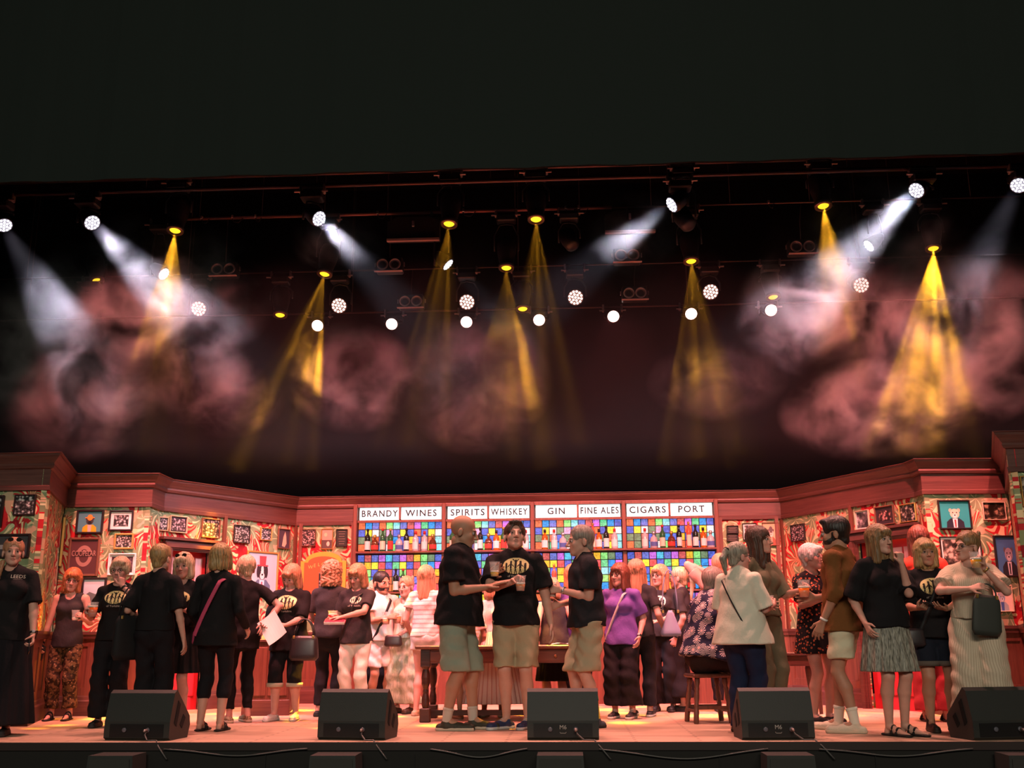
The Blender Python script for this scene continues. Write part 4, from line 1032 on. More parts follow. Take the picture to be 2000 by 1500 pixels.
BPX=[[ (722,2),(736,6),(751,0),(766,7),(783,3),(797,2),(815,5),(832,5),(848,6)],[(886,0),(903,1),(922,3),(940,2),(956,6),(971,1),(985,7),(1012,4),(1028,5)],
     [(1065,1),(1083,5),(1100,3),(1140,6),(1158,4),(1170,1),(1184,2),(1200,5)],[(1259,5),(1276,3),(1293,0),(1310,6),(1325,2),(1344,4),(1357,2),(1372,1),(1386,3)]]
LOW=[(1255,0),(1275,1),(1364,7),(1383,5),(778,2),(792,0),(905,3),(1082,4),(1160,1),(1345,6)]
ords=['first','second','third','fourth','fifth','sixth','seventh','eighth','ninth']
def place_bottle(px,k,zsh,label):
    if protos[k] is None: protos[k]=bottle_proto(*BK[k]);o=protos[k]
    else: o=copy_thing(protos[k])
    s,_=onwall('wall_back',px,1060);o.matrix_world=MBK@Matrix.Translation((s,-.13,zsh+.011))@Matrix.Rotation(rng.uniform(-.4,.4),4,'Z');o['label']=label
for b,l in enumerate(BPX):
    for n_,(px,k) in enumerate(l): place_bottle(px,k,sh1,BK[k][4]+', %s under %s'%(ords[n_],'-'.join(SIGNS[b]).lower().replace(' ','-')))
for px,k in LOW:
    b=sum(px>t for t in(869,1041,1219));left=px<(697,869,1041,1219)[b]+87
    place_bottle(px,k,sh2,BK[k][4]+', lower shelf below '+SIGNS[b][0 if left else 1].lower())
# ---- framed pictures
def photo_mat(seed,tint=(1,1,1),sc=26,bg=None):
    nm='photo_%d'%seed
    if nm in MATS: return MATS[nm]
    m=mat(nm,(.3,.3,.3),.35);g=NG(m);v=g.n('Mapping',{0:g.n('TexCoord').outputs['Object'],1:(seed*3.1,seed*1.7,seed*.9)}).outputs[0]
    vo=g.n('TexVoronoi',{0:v,'Scale':sc,'Randomness':.8});n=g.noise(v,sc*1.6,3,.7)
    f=g.math('SUBTRACT',g.math('ADD',n,.18),g.math('MULTIPLY',vo.outputs['Distance'],.75))
    c=g.ramp(f,[(.16,tuple(.02*t for t in tint)),(.36,tuple(.12*t for t in tint)),(.52,tuple(.60*t for t in tint))])
    g.L.new(c,g.b.inputs['Base Color']);return m
FR={'gold':mat('frame_gold',(.55,.36,.10),.35,metal=.5),'black':mat('frame_black',(.02,.015,.015),.4),'wood':mat('frame_wood',(.16,.07,.04),.5),'cream':mat('frame_cream',(.6,.5,.35),.5),'white':mat('frame_white',(.7,.66,.6),.5)}
MATB=mat('mount_board',(.75,.72,.66),.8)
def poly_ell(cx,cz,rx,rz,n=18,a0=0,a1=2*PI): return [(cx+rx*math.cos(a0+(a1-a0)*i/(n if a1-a0<6 else n)),cz+rz*math.sin(a0+(a1-a0)*i/n)) for i in range(n if a1-a0>6 else n+1)]
def picture(wl,x0,y0,x1,y1,frame,content,label,fw=.022,mount=0):
    cx,cyy=(x0+x1)/2,(y0+y1)/2
    s0,_=onwall(wl,x0,cyy);s1,_=onwall(wl,x1,cyy);_,z1=onwall(wl,cx,y0);_,z0=onwall(wl,cx,y1)
    W_,H_=abs(s1-s0),z1-z0;M=SEG[wl][2]@Matrix.Translation(((s0+s1)/2,-.004,(z0+z1)/2))
    r=empty('framed_picture',(0,0,0),0,label,'picture','framed pictures on the walls',M=M)
    mb=MB();a,b=W_/2,H_/2
    for sx_ in(-1,1): mb.box((sx_*(a-fw/2),-.014,0),(fw,.028,H_),bev=.005);mb.box((0,-.014,sx_*(b-fw/2)),(W_-2*fw+.002,.028,fw),bev=.005)
    mb.build('frame',FR[frame],r)
    a-=fw;b-=fw
    if mount: MB().box((0,-.006,0),(2*a,.004,2*b)).build('mount',MATB if mount>0 else mat('mount_dark',(.04,.03,.035),.8),r);a-=abs(mount);b-=abs(mount)
    if isinstance(content,tuple) and content[0]=='photo': MB().box((0,-.009,0),(2*a,.004,2*b)).build('print',photo_mat(*content[1:]),r)
    else:
        bg,layers=content;ms=[mat('paint_%02d%02d%02d'%tuple(int(q*99) for q in bg),bg,.6)]
        mb=MB();mb.box((0,-.008,0),(2*a,.004,2*b))
        for i,(c,poly) in enumerate(layers):
            nm='paint_%02d%02d%02d'%tuple(int(q*99) for q in c);mm=mat(nm,c,.6)
            if mm not in ms: ms.append(mm)
            mb.mi=ms.index(mm);y=-.0102-.0004*i
            P=[(max(-1,min(1,px))*a,y,max(-1,min(1,pz))*b) for px,pz in poly];mb.add(P,[tuple(range(len(P)))])
        mb.build('painting',ms,r)
    return r
E_=poly_ell
def beast(bg,coat,head,ear,snout,hat=None,shirt=(.8,.8,.78),tie=None,patch=None):
    L=[(coat,[(-.62,-1),(-.58,-.55),(-.30,-.28),(.30,-.28),(.58,-.55),(.62,-1)]),(shirt,[(-.13,-1),(-.17,-.30),(.17,-.30),(.13,-1)])]
    if tie: L.append((tie,[(-.05,-.95),(-.06,-.38),(.06,-.38),(.05,-.95)]))
    for s_ in(-1,1): L.append((ear,E_(s_*.28,.33 if not patch else .10,.11,.14 if not patch else .30)))
    L.append((head,E_(0,.08,.32,.36)));
    if patch: L.append((patch,E_(0,.08,.10,.34)))
    L.append((snout,E_(0,-.10,.16,.17)));L.append(((.015,.012,.012),E_(0,-.04,.06,.05)))
    for s_ in(-1,1): L.append(((.01,.01,.01),E_(s_*.13,.16,.045,.045)))
    if hat:
        k_,c=hat
        if k_=='top': L+=[(c,[(-.20,.42),(-.24,.86),(.24,.86),(.20,.42)]),(c,[(-.38,.36),(-.38,.43),(.38,.43),(.38,.36)])]
        else: L+=[(c,E_(0,.42,.24,.30)),(c,[(-.42,.36),(-.38,.45),(.38,.45),(.42,.36)])]
    return (bg,L)
picture('wall_left_outer',-40,968,8,1030,'black',('photo',1),'black framed picture at the far left edge above the blonde woman')
picture('wall_left_outer',29,966,71,1007,'black',('photo',2,(1,.98,.95),30),'small black and white group photograph on the far left wall',.014)
picture('wall_left_outer',-30,1043,60,1090,'black',((.05,.05,.055),[((.3,.3,.3),[(-.8,-.2),(-.5,.1),(.3,.15),(.6,-.1),(.3,-.3),(-.6,-.35)])]),'dark wide picture behind the head of the braided woman')
picture('wall_left',150,996,203,1043,'black',beast((.08,.27,.31),(.62,.42,.02),(.05,.045,.055),(.06,.04,.05),(.015,.015,.018),('hat',(.75,.30,.05)),(.55,.45,.42)),'painting of dark snouted animal in orange hat and yellow shirt')
picture('wall_left',214,997,261,1037,'black',('photo',3,(1,.95,.9),34),'group photograph with white mount in a thick black frame',.018,.035)
picture('wall_left',224,1042,262,1073,'gold',('photo',4,(1,.95,.85),40),'gold framed small black and white photograph above glasses woman',.020)
picture('wall_left',212,1081,266,1124,'white',('photo',5,(.4,.3,.35),12),'white framed picture directly behind the woman with glasses',.016,.02)
TAN=(.34,.19,.15);ring=[(math.cos(a)*.62,.05+math.sin(a)*.62) for a in np.linspace(0,2*PI,28,endpoint=False)]
pp=picture('wall_left',134,1050,195,1126,'wood',((.085,.035,.035),[(TAN,ring),((.085,.035,.035),E_(0,.05,.36,.40)),(TAN,[(-.15,.25),(-.08,.40),(.08,.40),(.15,.25),(.28,.20),(-.28,.20)]),((.05,.02,.02),[(-.68,.02),(-.68,.30),(.68,.30),(.68,.02)])]),'dark brown advertising mirror with a round emblem and pale lettering',.026)
lettering('COOPELAR',pp,(0,-.018,.035),.085,mat('sign_tan',(.42,.25,.20),.6),maxw=.27)
picture('wall_left_outer_return',118,1008,124,1110,'gold',('photo',6,(.8,.85,.8),6),'narrow framed picture on the pink lit return beside the far left wall')
picture('wall_left',160,1128,208,1180,'black',((.50,.66,.70),[((.12,.16,.15),[(-1,-.5),(-.4,-.1),(.2,-.3),(.6,0),(1,-.2),(1,-1),(-1,-1)])]),'pale blue landscape picture low behind the red haired woman')
picture('wall_left_wing',306,1010,327,1037,'cream',('photo',7,(.9,.9,.9),40),'tiny cream framed photograph at the left end of the angled wall',.010,-.01)
picture('wall_left_wing',330,1008,364,1041,'cream',('photo',8,(1,.75,.85),36),'cream framed team photograph beside the tiny one over the left door',.010,-.02)
picture('wall_left_wing',392,1013,428,1051,'wood',('photo',9,(1,.75,.6),30),'brown framed crowd photograph above the blonde bob woman',.012)
picture('wall_left_wing',455,1026,486,1061,'black',('photo',10,(1,.95,.95),34),'black framed team photograph right of the left door',.010)
picture('wall_left_wing',507,1031,529,1056,'gold',('photo',11,(1,1,1),40),'very small gold framed photograph in the middle of three',.010)
picture('wall_left_wing',541,1033,565,1072,'wood',((.06,.045,.06),[((.55,.42,.28),[(-.3,-.8),(-.1,.2),(.2,.8),(.4,.3),(.5,-.5),(.2,-.9)])]),'upright brown framed picture with a pale shape next to the corner',.010)
picture('wall_left_wing',479,1077,541,1165,'gold',beast((.42,.52,.58),(.10,.16,.25),(.03,.025,.03),(.03,.02,.025),(.8,.75,.72),('top',(.30,.06,.07)),(.75,.78,.82),(.7,.15,.2),patch=(.85,.8,.76)),'painting of a black and white dog in a maroon top hat',.022)
picture('wall_back',586,1034,617,1067,'wood',('photo',12,(1,.7,.65),44),'brown framed group photograph in the corner left of the bar',.008)
picture('wall_back',628,1033,651,1073,'gold',((.5,.3,.22),[((.08,.06,.05),[(-1,-1),(-1,-.1),(1,-.1),(1,-1)]),((.7,.5,.3),E_(-.3,.45,.3,.2)),((.7,.55,.4),E_(.2,-.5,.3,.25))]),'small gold framed double picture above the welcome board',.008)
pq=picture('wall_back',657,1034,679,1068,'black',((.02,.025,.02),[]),'black text plaque left of the bar above the welcome board',.004)
for q in range(6): lettering('ABBEY ROAD INN'[:9+q%3],pq,(0,-.013,.085-.03*q),.016,mat('plaque_ink',(.2,.18,.14)),maxw=.10) if False else MB().box((0,-.0115,.085-.032*q),(.09-.01*(q%3),.001,.006)).build('text_line',mat('plaque_ink',(.2,.18,.14)),pq)
for nq,(ya,yb) in enumerate(((1027,1042),(1043,1058))):
    pq=picture('wall_back',1419,ya,1442,yb,'black',((.02,.025,.02),[]),('upper' if nq==0 else 'lower')+' of two black text plaques right of the bar',.004)
    for q in range(4): MB().box((0,-.0115,.03-.02*q),(.10-.02*(q%2),.001,.004)).build('text_line',mat('plaque_ink',(.2,.18,.14)),pq)
picture('wall_back',1450,1022,1478,1055,'black',('photo',13,(1,.85,.8),30),'small black framed photograph behind the tall brunette',.008,.02)
picture('wall_back',1489,1021,1522,1066,'wood',beast((.62,.42,.24),(.45,.10,.06),(.55,.50,.42),(.10,.08,.07),(.7,.62,.5),('hat',(.10,.09,.09)),(.6,.4,.25)),'tan drawing of an animal in red clothes in the right corner',.008)
picture('wall_right_wing',1547,1024,1574,1057,'black',('photo',14,(1,.85,.9),44),'dark crowd photograph at the left end of the right angled wall',.008)
picture('wall_right_wing',1640,1012,1652,1048,'black',('photo',15,(1,.85,.8),30),'narrow black framed picture just behind the bearded man head',.008)
picture('wall_right_wing',1673,997,1700,1034,'cream',('photo',16,(1.0,1.0,1.0),9),'pale sketch in a thin cream frame over the right door',.008,.012)
picture('wall_right_wing',1711,988,1749,1026,'wood',('photo',17,(1,.55,.5),28),'square brown framed photograph with a dark mount over the right door',.014,-.04)
picture('wall_right_wing',1759,984,1792,1020,'gold',('photo',18,(1,.9,.75),30),'gold framed band photograph right of the dark mounted one',.010)
picture('wall_right',1832,977,1895,1034,'black',beast((.02,.34,.34),(.015,.02,.035),(.72,.58,.42),(.6,.45,.32),(.8,.75,.68),None,(.7,.8,.8),(.5,.06,.06)),'teal painting of a spotted big cat in a dark jacket and red scarf',.016)
picture('wall_right',1918,981,1963,1016,'cream',('photo',19,(.55,.40,.25),16),'sepia framed double document on the right wall',.008)
picture('wall_right',1942,1046,1996,1127,'black',beast((.05,.16,.34),(.02,.022,.03),(.28,.28,.32),(.10,.10,.12),(.55,.55,.58),None,(.6,.62,.66),(.015,.015,.02)),'blue painting of a grey wolf in a black suit and tie',.018)
picture('wall_right',1935,1143,1977,1195,'cream',beast((.72,.58,.48),(.35,.42,.45),(.30,.42,.52),(.25,.35,.45),(.6,.65,.68),('hat',(.35,.35,.36)),(.05,.12,.35)),'pale painting of a blue bear in grey hat and waistcoat',.010)
picture('wall_right',1836,1048,1916,1110,'black',('photo',20,(.8,.7,.55),14),'framed botanical print mostly hidden behind the women at right',.010,.02)
picture('wall_right_outer',1993,930,2040,990,'gold',('photo',21,(.8,.7,.55),14),'gold framed picture at the far right edge',.010)
# welcome board
s0,z1=onwall('wall_back',590,1078);s1,_=onwall('wall_back',677,1110);_,z1=onwall('wall_back',634,1078);_,z0=onwall('wall_back',634,1200);_,zc=onwall('wall_back',634,1096)
M=SEG['wall_back'][2]@Matrix.Translation(((s0+s1)/2,-.03,0));Wb=(s1-s0)/2
r=empty('welcome_board',(0,0,0),0,'arched gold framed orange board reading WELCOME TO left of the bar','sign',M=M)
def archp(wd,zb_,zs_,rise,n=14): return [(-wd,zb_),(wd,zb_),(wd,zs_)]+[(wd*.80*math.cos(t),zs_+rise*math.sin(t)) for t in np.linspace(.0,PI,n)]+[(-wd,zs_)]
mb=MB();mb.prism(archp(Wb,z0,zc,z1-zc),-.01,.03);mb.build('board_frame',mat('board_gold',(.70,.42,.06),.35),r)
mb=MB();mb.prism(archp(Wb-.05,z0+.02,zc-.02,z1-zc-.04),-.022,-.005);mb.build('board_face',mat('board_orange',(.70,.12,.04),.5),r)
gm=mat('board_letters',(.85,.55,.15),.5)
for i,ch in enumerate('WELCOME'):
    t=(i-3)/3.;lettering(ch,r,(t*Wb*.55,-.024,zc-.045-.035*t*t),.062,gm,rot=(PI/2,-t*.35,0) if False else (PI/2,0,0))
lettering('TO',r,(0,-.024,zc-.115),.055,gm);lettering('THE',r,(0,-.024,zc-.42),.10,gm);lettering('ILKLEY',r,(0,-.024,zc-.53),.10,gm,maxw=.42) if False else None
mb=MB();mb.box((0,-.024,zc-.25),(.10,.003,.20));mb.build('board_picture',photo_mat(22,(1,1,1),20),r)
# ============================================================ lighting rig and haze
BODY=mat('fixture_black',(.018,.018,.02),.45,spec=.4);STEEL=mat('clamp_steel',(.45,.35,.33),.35,metal=.7);PIPE=mat('pipe_black',(.10,.06,.055),.35,metal=.4)
def emat(n,c,s):
    return mat(n,(.02,.02,.02),.3,emit=c,es=s)
YL=emat('lens_amber',(1.,.58,.02),1.7);WL=emat('led_white',(.95,.92,1.),1.6);WF=emat('led_white_face',(.75,.70,.90),.45);PX=emat('led_warm',(1.,.78,.70),1.5);PXF=emat('led_warm_face',(.9,.30,.22),.30)
HOT=emat('lens_hot_pink',(1.,.62,.55),5.)
def mfrom(p,d):
    return Matrix.Translation(p)@(-Vector(d)).to_track_quat('Z','Y').to_matrix().to_4x4()   # local -Z = beam
RIG={}
def tagf(r,label,group): tag(r,label,'stage light',group)
def yoke(r,p,d,rad,ln,top,Yp=None):
    'U bracket + base box + clamps; p centre of the head, top = z of the pipe'
    side=Vector((1,0,0)) if abs(d[0])<.8 else Vector((0,1,0))
    ax=(side-Vector(d)*side.dot(Vector(d))).normalized()
    m=MB();bz=top-.13
    a=p+ax*(rad+.03);b=p-ax*(rad+.03);base=Vector((p.x,Yp if Yp else p.y,bz-.06))
    for q in(a,b):
        w_=Vector((q.x,q.y,base.z)) ;m.tube([q,q+(w_-q)*.6,w_*.6+base*.4+Vector((0,0,-.0)),base],.013,6)
    m.build('yoke',BODY,r,True)
    m=MB();m.box((base.x,base.y,bz),(.24,.17,.09),bev=.015);m.build('base_box',BODY,r)
    for sx_ in(-1,1):
        m=MB();m.box((base.x+sx_*.13,base.y,bz+.09),(.03,.06,.11),bev=.008);m.lathe([(.012,-.035),(.012,.035)],8,Matrix.Translation((base.x+sx_*.15,base.y-.06,bz+.04))@Matrix.Rotation(PI/2,4,'Y'));m.build('clamp',STEEL,r)
def moving_head(x,y,Y,label,d=(0,-.10,-1),beam=None,top=None,on=True,ell=1.):
    p=aty(x,y,Y);d=Vector(d).normalized();top=top or p.z+.55
    r=empty('moving_head_light',p,0);r.location=(0,0,0);tagf(r,label,'amber moving head lights')
    M=mfrom(p,d)
    m=MB();m.lathe([(.062,-.0),(.098,.0),(.100,.03),(.086,.05),(.100,.12),(.118,.22),(.122,.34),(.100,.40),(.02,.42)],24,M);m.build('lamp_head',BODY,r,True)
    m=MB();m.lathe([(.066,-.012),(.098,-.012),(.098,.004),(.066,.004)],24,M,cap=False);m.build('lens_ring',mat('lens_ring',(.25,.16,.10),.35,metal=.6),r,True)
    m=MB();m.lathe([(.001,-.014),(.05,-.010),(.066,.004)],24,M,cap=False);m.build('lens',YL,r,True)
    yoke(r,p-d*.25,d,.12,.4,top,Y)
    if beam:
        pw,sz,dirv=beam
        l=bpy.data.lights.new('amber_beam','SPOT');l.energy=pw;l.color=(1,.42,.02);l.spot_size=math.radians(sz);l.spot_blend=.25;l.shadow_soft_size=.012
        l.use_nodes=True;N=l.node_tree.nodes;L=l.node_tree.links
        em=[n for n in N if n.type=='EMISSION'][0]
        class _M: pass
        q=_M();q.node_tree=l.node_tree;g=NG(q)
        tc=g.n('TexCoord');sp=g.n('SeparateXYZ',{0:tc.outputs['Normal']});u_=g.math('DIVIDE',sp.outputs[0],sp.outputs[2]);v_=g.math('DIVIDE',sp.outputs[1],sp.outputs[2])
        k=1/math.tan(math.radians(sz/2))
        cb=g.n('CombineXYZ',{0:g.math('MULTIPLY',u_,k*1.9),1:g.math('MULTIPLY',v_,k*1.9),2:float(x)*.37})
        vo=g.n('TexVoronoi',{0:cb.outputs[0],'Scale':1.,'Randomness':.55});f=g.ramp(vo.outputs['Distance'],[(.16,(1,1,1)),(.36,(.05,.05,.05))])
        st=g.math('MULTIPLY',f,3.2);L.new(st,em.inputs['Strength']);em.inputs['Color'].default_value=(1,1,1,1)
        o=bpy.data.objects.new('beam_lamp',l);COL.objects.link(o);o.parent=r
        o.matrix_world=Matrix.Translation(p+d*.03)@(Vector(dirv)).to_track_quat('-Z','Y').to_matrix().to_4x4()
    return r
def led_head(x,y,Y,d,label,kind='white',rad=.085,beam=None,top=None,group='white led wash lights'):
    p=aty(x,y,Y);d=Vector(d).normalized();top=top or p.z+.42
    r=empty('led_wash_light',(0,0,0));tagf(r,label,group);M=mfrom(p,d)
    m=MB();m.lathe([(rad*.97,0),(rad*1.08,0),(rad*1.1,.05),(rad*.95,.12),(rad*.7,.20),(rad*.3,.24)],24,M);m.build('lamp_head',BODY,r,True)
    if kind=='hot':
        m=MB();m.lathe([(.001,-.018),(rad*.6,-.012),(rad*.97,.001)],24,M,cap=False);m.build('lens',HOT,r,True)
    else:
        fm,cm=(WF,WL) if kind=='white' else (PXF,PX)
        m=MB();m.lathe([(.001,-.003),(rad*.97,-.002)],24,M,cap=False);fc=m.build('face',fm,r)
        m=MB();cr=rad*.175
        for R_,n in((0,1),(.40,6),(.77,12)):
            for i in range(n):
                a=2*PI*i/n+.2;m.lathe([(.0005,-.012),(cr*.8,-.009),(cr,-.003)],10,M@Matrix.Translation((R_*rad*math.cos(a),R_*rad*math.sin(a),0)),cap=False)
        m.build('led_cells',cm,fc,True)
    yoke(r,p-d*.12,d,rad*1.1,.3,top,13.80 if kind=='hot' else Y)
    if beam:
        pw,sz,dirv,col=beam;l=bpy.data.lights.new('wash_beam','SPOT');l.energy=pw;l.color=col;l.spot_size=math.radians(sz);l.spot_blend=.7;l.shadow_soft_size=rad*.8
        o=bpy.data.objects.new('wash_lamp',l);COL.objects.link(o);o.parent=r
        o.matrix_world=Matrix.Translation(p+d*.03)@Vector(dirv).to_track_quat('-Z','Y').to_matrix().to_4x4()
    return r
def blinder(x,y,Y,label):
    p=aty(x,y,Y);r=empty('twin_blinder_light',p);tagf(r,label,'unlit twin blinder lights')
    MB().box((0,.09,0),(.34,.16,.19),bev=.015).build('housing',BODY,r)
    for s_ in(-1,1):
        Mx=Matrix.Translation((s_*.079,.005,-.005))@Matrix.Rotation(PI/2,4,'X')
        MB().lathe([(.058,-.0),(.058,.012),(.073,.016),(.075,.0)],22,Mx,cap=False).build('rim',mat('blinder_rim',(.75,.55,.5),.3,metal=.5),r,True)
        MB().lathe([(.001,-.02),(.03,-.014),(.058,.004)],22,Mx,cap=False).build('reflector',mat('blinder_reflector',(.22,.16,.16),.35,metal=.6),r,True)
    MB().box((0,-.01,-.102),(.36,.05,.008)).build('lower_lip',mat('blinder_lip',(.6,.42,.4),.5),r)
    zz_=(z1 if Y<12.5 else z2)-p.z;MB().tube([(0,.08,.09),(0,.06,zz_*.6),(.02,.0,zz_)],.006,5).build('cable',PIPE,r,True)
    for s_ in(-1,1): MB().box((s_*.185,.09,.02),(.012,.03,.05)).build('knob',STEEL,r)
    return r
def bar(x0,x1,y,Y,xc,label,rad=.024,m=PIPE):
    p=aty(xc,y,Y);a=aty(x0,y,Y).x;b=aty(x1,y,Y).x
    o=MB().tube([(a,Y,p.z),(b,Y,p.z)],rad,10).build('lighting_pipe',m,None,True);tag(o,label,'pipe','lighting pipes')
    for k in range(7):
        xx=a+(b-a)*(k+.5)/7;MB().tube([(xx,Y,p.z),(xx,Y,7.88)],.004,5).build('hanging_wire',PIPE,o,True)
    return p.z
z0=bar(-200,2200,352,10.3,1000,'highest front lighting pipe just under the black header')
z1h=bar(-200,2200,328,10.9,1000,'lighting pipe hidden at the header edge holding the front amber heads')
z1=bar(330,1195,417,12.1,760,'reddish lighting pipe above the two centre twin blinders',.022,mat('pipe_red',(.35,.16,.14),.4,metal=.5))
z1b=bar(1195,2300,397,12.1,1500,'thin right hand lighting pipe above the right twin blinder',.012)
z2=bar(-100,2200,521,13.0,1000,'thin middle lighting pipe behind the blinders',.010)
z3=bar(-100,2200,604,13.8,1000,'rearmost lighting pipe just above the hot pink lamps',.012)
mh=[(342,450,10.9,'amber moving head at far left of the front row',(2600,26,(0,-.05,-1))),(877,437,10.9,'amber moving head left of the middle pair in front row',(3400,26,(-.08,-.05,-1))),
    (1047,428,10.9,'amber moving head on the right of the centre pair',(3400,28,(.0,-.05,-1))),(1608,402,10.9,'amber moving head above the right twin blinder',(1800,28,(.03,-.05,-1))),
    (634,535,12.1,'amber moving head above the left hot pink lamp',(6000,32,(-.22,-.08,-1))),(989,523,12.1,'amber moving head hanging at centre in second row',(3400,32,(0,-.08,-1))),
    (1350,510,12.1,'amber moving head above a hot pink lamp right of centre',(5600,30,(.03,-.08,-1))),(1823,485,12.1,'amber moving head at far right with the widest beams',(3000,34,(-.16,-.08,-1)))]
for x,y,Y,lb,b in mh:
    moving_head(x,y,Y,lb,(b[2][0]*.5,-.22,-1),beam=b,top=z1h if Y<11.5 else (z1 if x<1195 else z1b))
for x,y,lb in((190,548,'dim amber lamp at far left pointing down right'),(547,615,'dim amber lamp left of the left hot pink lamp'),(1021,603,'dim amber lamp above the centre hot pink lamp'),(1510,580,'dim amber lamp above the rightmost hot pink lamp')):
    moving_head(x,y,13.0,lb,(.3 if x<300 else .05,-.25,-1),top=z2)
WC=(.86,.80,1.)
for x,y,Y,d,b,lb in((8,440,10.3,(.6,-.45,-.9),(1100,30,(.55,.2,-.9)),'white led wash cut by the left picture edge'),(180,435,10.3,(.75,-.55,-.75),(1900,32,(.80,.35,-.80)),'white led wash at left throwing a hazy beam rightwards'),
    (623,427,10.3,(.75,-.45,-.6),(1700,26,(.55,.25,-.6)),'white led wash left of centre with short hazy beam'),(1312,400,10.3,(-.85,-.25,-.6),(1700,26,(-.75,.25,-.5)),'white led wash right of centre aimed leftwards'),
    (1790,372,10.3,(-.7,-.45,-.65),(2000,32,(-.80,.35,-.75)),'white led wash at right with hazy beam leftwards'),(1990,362,10.3,(-.5,-.6,-.8),(900,30,(-.5,.2,-.9)),'white led wash cut by the right picture edge')):
    led_head(x,y,Y,d,lb,'white',.088,beam=(*b,WC),top=z0)
for x,y,d,lb in((320,535,(.75,-.18,-.55),'small tilted white led lamp in the left haze'),(875,517,(.6,-.05,-.6),'small edge-on white led lamp left of centre'),(1697,480,(-.7,-.08,-.55),'small edge-on white led lamp in the right haze')):
    led_head(x,y,12.1,d,lb,'white',.085,top=z1,beam=(200,26,d,WC) if x==875 else None,group='small tilted led lamps')
for x,y,lb in((388,603,'pixel faced warm led lamp at left in the haze'),(662,597,'pixel faced warm led lamp right of the left amber beams'),(912,590,'pixel faced warm led lamp directly above a hot pink lamp'),(1124,581,'pixel faced warm led lamp right of centre'),
    (1388,570,'pixel faced warm led lamp beside right amber beams'),(1682,557,'pixel faced warm led lamp in the right haze')):
    led_head(x,y,13.0,(.02,-1,-.50),lb,'pixel',.105,top=z2,group='pixel faced led lamps')
for i,(x,y) in enumerate(((620,636),(765,633),(911,629),(1053,625),(1198,618),(1350,613),(1506,606))):
    led_head(x,y,13.6,(0,-1,-.55),['leftmost','second','third','fourth','fifth','sixth','rightmost'][i]+' of seven glowing hot pink lamps in the back row','hot',.085,beam=(60,84,(0,-.80,-1),(1,.17,.20)),group='hot pink back lamps',top=z3+.02)
for x,y,Y,lb in((436,524,12.1,'twin blinder at left beside the amber beam'),(759,515,12.1,'upper twin blinder left of centre'),(1225,497,12.1,'upper twin blinder right of centre'),(1568,480,12.1,'twin blinder with hanging cable at right'),(802,587,13.0,'lower twin blinder left of centre'),(1240,571,13.0,'lower twin blinder right of centre')):
    blinder(x,y,Y,lb)
for x0,x1,y0,y1,lb in((757,858,425,466,'grey rectangular panel hanging left of the centre lamps'),(1181,1280,412,450,'grey rectangular panel hanging right of the centre lamps')):
    a=aty(x0,y0,12.0);b=aty(x1,y1,12.0);r=empty('hanging_panel',((a.x+b.x)/2,12.0,(a.z+b.z)/2),0,lb,'panel','hanging grey panels');W_=b.x-a.x;H_=a.z-b.z
    MB().prism([(-W_/2,-H_/2),(W_/2,-H_/2),(W_/2,H_/2*.6),(W_/2-.12,H_/2),(-W_/2+.12,H_/2),(-W_/2,H_/2*.6)],0,.12).build('housing',mat('panel_grey',(.03,.028,.03),.6),r)
    MB().box((0,-.01,-H_/2-.012),(W_,.05,.03)).build('lower_edge',mat('blinder_lip',(.6,.42,.4),.5),r)
    MB().box((0,-.02,.05),(.03,.03,.08),bev=.006).build('bracket',STEEL,r)
# dark unlit heads and clamps hanging between
for x,y,Y,lb in((1118,480,12.1,'unlit black moving head hanging right of the centre beam'),(1345,440,10.9,'unlit black box light above the right centre amber head')):
    p=aty(x,y,Y);r=empty('unlit_stage_light',(0,0,0));tagf(r,lb,None);d=Vector((.3,-.5,-.8)).normalized();M=mfrom(p,d)
    MB().lathe([(.05,-.02),(.09,0),(.10,.10),(.11,.25),(.06,.30)],20,M).build('lamp_head',BODY,r,True);yoke(r,p-d*.12,d,.11,.3,z1 if Y>11.5 else z1h,Y)
for i,(x,y,Y,w_) in enumerate(((395,437,12.1,.1),(455,433,12.1,.14),(500,430,12.1,.08),(738,424,12.1,.12),(905,414,12.1,.16),(1105,406,12.1,.12),(1130,405,12.1,.12),(1620,395,12.1,.06),(1500,400,12.1,.07))):
    p=aty(x,y,Y);p.z=(z1 if x<1195 else z1b);r=empty('pipe_clamp',p,0,'steel pipe clamp with cable, %s'%['left of the left blinder cable','above the left blinder','right of the left blinder','above the upper left blinder','beside the left centre amber head','left one near the unlit head','right one near the unlit head','right of the right amber head','left of the right blinder cable'][i],'clamp','clamps on the pipes')
    MB().box((0,-.03,0),(.03,.04,.045),bev=.006).build('clamp_body',STEEL,r)
    MB().tube([(0,-.03,-.02),(.02,-.03,-.07),(w_*.6,-.03,-.08),(w_,-.03,-.02)],.006,5).build('cable',mat('cable_black',(.02,.018,.018),.5),r,True)
